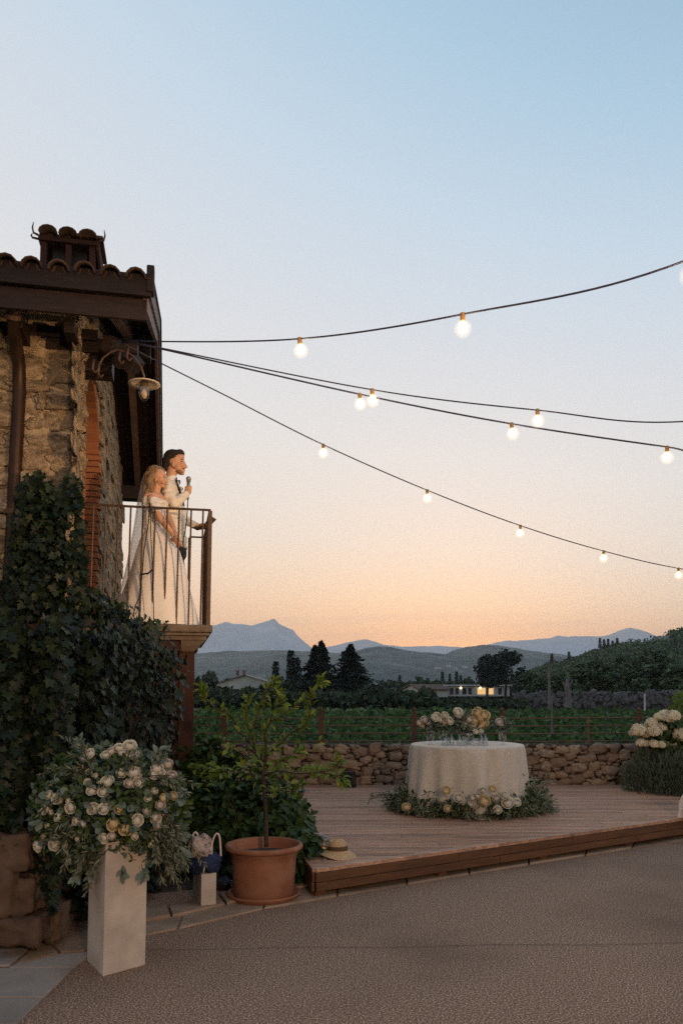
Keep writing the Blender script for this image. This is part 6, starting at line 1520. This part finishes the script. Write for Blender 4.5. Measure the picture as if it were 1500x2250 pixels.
B = Blob(); B.caps([g(408, 1087, -.125), g(411.5, 1083.5, -.115)], [.033, .031], 14); B.caps([g(429.5, 1155.5, .11), g(433, 1156.5, .105)], [.033, .031], 14); B.done('shirt_cuff', MT['shirt'], gr_, .006, 1)
# trousers and shoes
B = Blob(); B.loft([(g(382, 1192), .118, .175), (g(384, 1212), .112, .170), (g(384, 1228), .10, .16)], FW, LT)
for dd, x0 in ((-.095, 0), (.095, 3)): B.caps([g(383+x0, 1215, dd), g(386+x0, 1290, dd), g(383+x0, 1370, dd)], [.094, .072, .060], 16)
B.done('trousers', MT['suit'], gr_, .01, 3, crease=(14, .01))
B = Blob()
for dd in (-.09, .09): f0 = g(383, 1380, dd); f0.z = FZ + .04; B.ell(f0 + FW*.06, (.135, .045, .036), HR)
B.done('shoe', MT['black'], gr_, .01, 2)
# things he holds
mc_ = thing('microphone', 'grey handheld microphone in the hand of the man in the ivory jacket', 'microphone', hcR)
tp = g(414.2, 1054, -.115); bt_ = g(412.5, 1098, -.11)
mb = MB(); mb.tube([bt_, bt_.lerp(tp, .5), bt_.lerp(tp, .93)], [.011, .0145, .0185], 14); mb.build('handle', MT['mic'], mc_, smooth=True)
mb = MB(); mb.ell(tp + ez*.010, (.027, .027, .026), n=16, m=11); mb.tube([tp - ez*.018, tp - ez*.010], .024, 14); mb.build('grille', MT['mic'], mc_, smooth=True)
mb = MB(); mb.tube(catmull([bt_, g(411, 1130, -.12), g(407, 1165, -.10), g(402, 1195, -.14), g(404, 1240, -.2)], 6), .0055, 6); mb.build('cord', MT['black'], mc_)
cd = MB(); a_ = g(424, 1160, .02); b_ = g(446, 1160, .06); c1 = g(467, 1136, .07); up_ = LT*.16
cd.grid(lambda u, v: (a_.lerp(b_, u/.6) if u < .6 else b_.lerp(c1, (u-.6)/.4)) + up_*(v - .25) + ez*.012*math.sin(u*3), 12, 4)
o = cd.build('folded_card', MT['hatband'], smooth=True); o.modifiers.new('s', 'SOLIDIFY').thickness = .004; tag(o, 'open folded brown card held by the man over the railing', 'card')

# ---- bride
BD = 7.98
def b(px, py, dd=0.0): return P(px, py, BD + dd)
FB = Vector((.90, -.43, 0)).normalized(); LB = Vector((-FB.y, FB.x, 0)); BRm = Matrix((FB, LB, ez)).transposed()
br_ = thing('person', 'woman in a white off shoulder wedding dress and long veil on the balcony', 'person', b(345, 1376))
Tl = BRm @ Matrix.Rotation(.12, 3, 'Y')
B = Blob()
B.ell(b(345, 1044), (.090, .072, .088), Tl); B.ell(b(353, 1054, -.008), (.058, .060, .068), Tl); B.ell(b(358.5, 1068), (.026, .030, .020), Tl); B.ell(b(360, 1070.5), (.014, .017, .012), Tl)
B.ell(b(361.5, 1045), (.014, .040, .022), Tl); B.caps([b(364, 1048), b(366.5, 1053), b(368.3, 1057)], [.0065, .008, .0095], 8); B.ell(b(366, 1058.5), (.008, .013, .006), Tl)
B.ell(b(363.8, 1063.2), (.007, .017, .0045), Tl); B.ell(b(363, 1066), (.007, .015, .005), Tl); B.ell(b(357, 1059, -.045), (.020, .018, .020), Tl); B.ell(b(341.5, 1055, -.070), (.013, .009, .020), Tl)
B.caps([b(346, 1064), b(343, 1078), b(341, 1090)], [.044, .041, .050], 16)
B.loft([(b(341, 1082), .045, .055), (b(341, 1086), .060, .105), (b(340, 1092), .074, .150), (b(340, 1101), .086, .168), (b(340, 1115), .094, .150), (b(339, 1130), .090, .132), (b(338, 1150), .078, .112), (b(338, 1165), .074, .108), (b(339, 1185), .10, .15)], FB, LB)
B.caps([b(333, 1096, -.145), b(341, 1118, -.17), b(352, 1139, -.18), b(366, 1157, -.17), b(378, 1170, -.15)], [.046, .042, .036, .031, .023], 14)
B.caps([b(348, 1096, .140), b(360, 1120, .12), b(371, 1138, .05), b(380, 1158, -.04), b(384, 1170, -.08)], [.044, .038, .034, .028, .022], 14)
hd = (b(390, 1192, -.13) - b(378, 1170, -.14)).normalized()
c = b(382, 1178, -.145); B.caps([b(378, 1170, -.15), c], [.025, .028], 12); B.ell(b(383, 1180, -.145), (.026, .018, .036), BRm)
fingers(B, b(384, 1183, -.150), hd, -LB, FB, .95, .35)
B.ell(b(386, 1174, -.10), (.022, .026, .030), BRm); fingers(B, b(386, 1176, -.115), (hd*.7 - LB*.5 - FB*.3).normalized(), FB, ez*.6 - FB*.2, .9, .8)
for dd in (-.06, .06): B.caps([b(340, 1190, dd), b(342, 1280, dd), b(342, 1366, dd)], [.075, .052, .034])
B.done('body', MT['skin'], br_, .0055, 3)
# hair: swept back crown, loose waves
B = Blob(); B.ell(b(340, 1035.5), (.086, .075, .062), Tl); B.ell(b(331, 1046), (.058, .072, .070), BRm); B.ell(b(351, 1031.5), (.066, .060, .030), Tl @ Matrix.Rotation(.40, 3, 'Y'))
B.ell(b(341, 1036, -.045), (.054, .034, .030), Tl @ Matrix.Rotation(.5, 3, 'Y'))
for pts_, rs in (([(334, 1045, -.072), (330, 1056, -.085), (333, 1068, -.09), (330, 1079, -.09), (333, 1088, -.10)], [.030, .028, .024, .02, .010]),
                 ([(334, 1045, -.06), (327, 1060, -.075), (330, 1072, -.08), (322, 1084, -.08), (326, 1096, -.09), (320, 1104, -.08)], [.038, .036, .032, .028, .02, .01]),
                 ([(330, 1048, 0), (322, 1066, -.02), (323, 1082, -.02), (317, 1098, -.02), (320, 1112, -.02)], [.05, .048, .042, .032, .015]),
                 ([(334, 1050, -.080), (336, 1060, -.088), (333, 1071, -.09), (336, 1082, -.10)], [.016, .013, .012, .006]),
                 ([(342, 1037, -.066), (337, 1046, -.078), (334, 1052, -.085)], [.016, .018, .020])):
    B.caps([b(*p) for p in pts_], rs, 12)
B.done('hair', MT['hairblond'], br_, .006, 1, crease=(55, .006))
mb = MB(); mb.ell(b(362.4, 1050.5, -.030) - LB*.012, (.010, .010, .005), BRm, 10, 7); mb.build('eye', MT['eye'], br_, smooth=True)
mb = MB(); mb.ell(b(362.2, 1046.5, -.034) - LB*.010, (.012, .008, .003), BRm, 10, 7); mb.build('eyebrow', MT['hairblond'], br_, smooth=True)
mb = MB(); mb.ell(b(364.4, 1064.6, -.012), (.009, .020, .006), Tl, 10, 7); mb.build('lips', MT['lip'], br_, smooth=True)
mb = MB(); mb.ell(b(341.5, 1062, -.085), .006, n=8, m=6); mb.ell(b(341.5, 1065, -.085), .008, n=8, m=6); mb.build('earring', MT['mic'], br_, smooth=True)
mb = MB(); mb.ell(b(385, 1183, -.18), .007, n=8, m=6); mb.build('ring', MT['shirt'], br_, smooth=True)
# bodice and lace sleeve
B = Blob(); B.loft([(b(341, 1099), .094, .172), (b(341, 1106), .103, .172), (b(341, 1116), .106, .160), (b(340, 1130), .100, .142), (b(338, 1150), .086, .122), (b(338, 1168), .082, .116)], FB, LB)
B.caps([b(336, 1102, -.15), b(341, 1112, -.165), b(345, 1120, -.17)], [.054, .052, .050], 14); B.caps([b(351, 1100, .13), b(358, 1112, .12)], [.052, .048], 14)
B.ell(b(352, 1104, -.07), (.035, .05, .03), BRm); B.ell(b(356, 1108, -.02), (.03, .06, .035), BRm)
B.done('bodice', MT['lace'], br_, .007, 1, crease=(60, .010))
# skirt
fo = [(random.uniform(0, 6.28), k_, random.uniform(.5, 1)) for k_ in (5, 7, 9, 12)]
rows = [(1160, 338, 18.5, .112), (1170, 338.5, 21, .125), (1185, 342, 33, .170), (1210, 348, 47, .21), (1250, 349, 59, .26), (1300, 346, 73, .30), (1340, 342, 88, .33), (1376, 336, 102, .34)]
def sk(u, v):
    k_ = v*(len(rows)-1); i = min(int(k_), len(rows)-2); f_ = k_-i
    y_, cx_, hw, dp_ = [rows[i][j]*(1-f_) + rows[i+1][j]*f_ for j in range(4)]
    a = 2*math.pi*u; w = sum(s_*math.sin(kk*a + ph) for ph, kk, s_ in fo) / 3.2 * .055 * v
    hwm = hw / FPX * BD; back = max(0, -math.cos(a))
    c_ = b(cx_, y_, .04*v); r1 = hwm*(1 + w); r2 = dp_*(1 + w*.8)
    q_ = c_ + Vector((r1*math.cos(a), r2*math.sin(a), 0)); q_.z = max(FZ + .004, q_.z)
    return q_
mb = MB(); mb.grid(sk, 220, 60, closed=True); mb.build('skirt', MT['dress'], br_, smooth=True)
# veil
vl_ = [(1031, 325, 336, .05), (1040, 317, 330, .07), (1060, 311, 326, .10), (1100, 303, 322, .14), (1150, 296, 324, .17), (1200, 287, 320, .20), (1250, 277, 315, .23), (1300, 263, 308, .25), (1335, 249, 300, .26), (1374, 234, 292, .27)]
def vf(u, v):
    k_ = v*(len(vl_)-1); i = min(int(k_), len(vl_)-2); f_ = k_-i
    y_, xa, xb, dp_ = [vl_[i][j]*(1-f_) + vl_[i+1][j]*f_ for j in range(4)]
    a = math.pi*(.5 + u); x_ = xb + (xb - xa)*math.cos(a); dd = dp_*math.sin(a) * -1
    q_ = b(x_, y_, -dd + .02); q_ += Vector((1, -.2, 0))*.012*math.sin(u*34 + v*3)*v**.5
    q_.z = max(FZ + .012, q_.z); return q_
mb = MB(); mb.grid(vf, 90, 50); mb.build('veil', MT['veil'], br_, smooth=True)
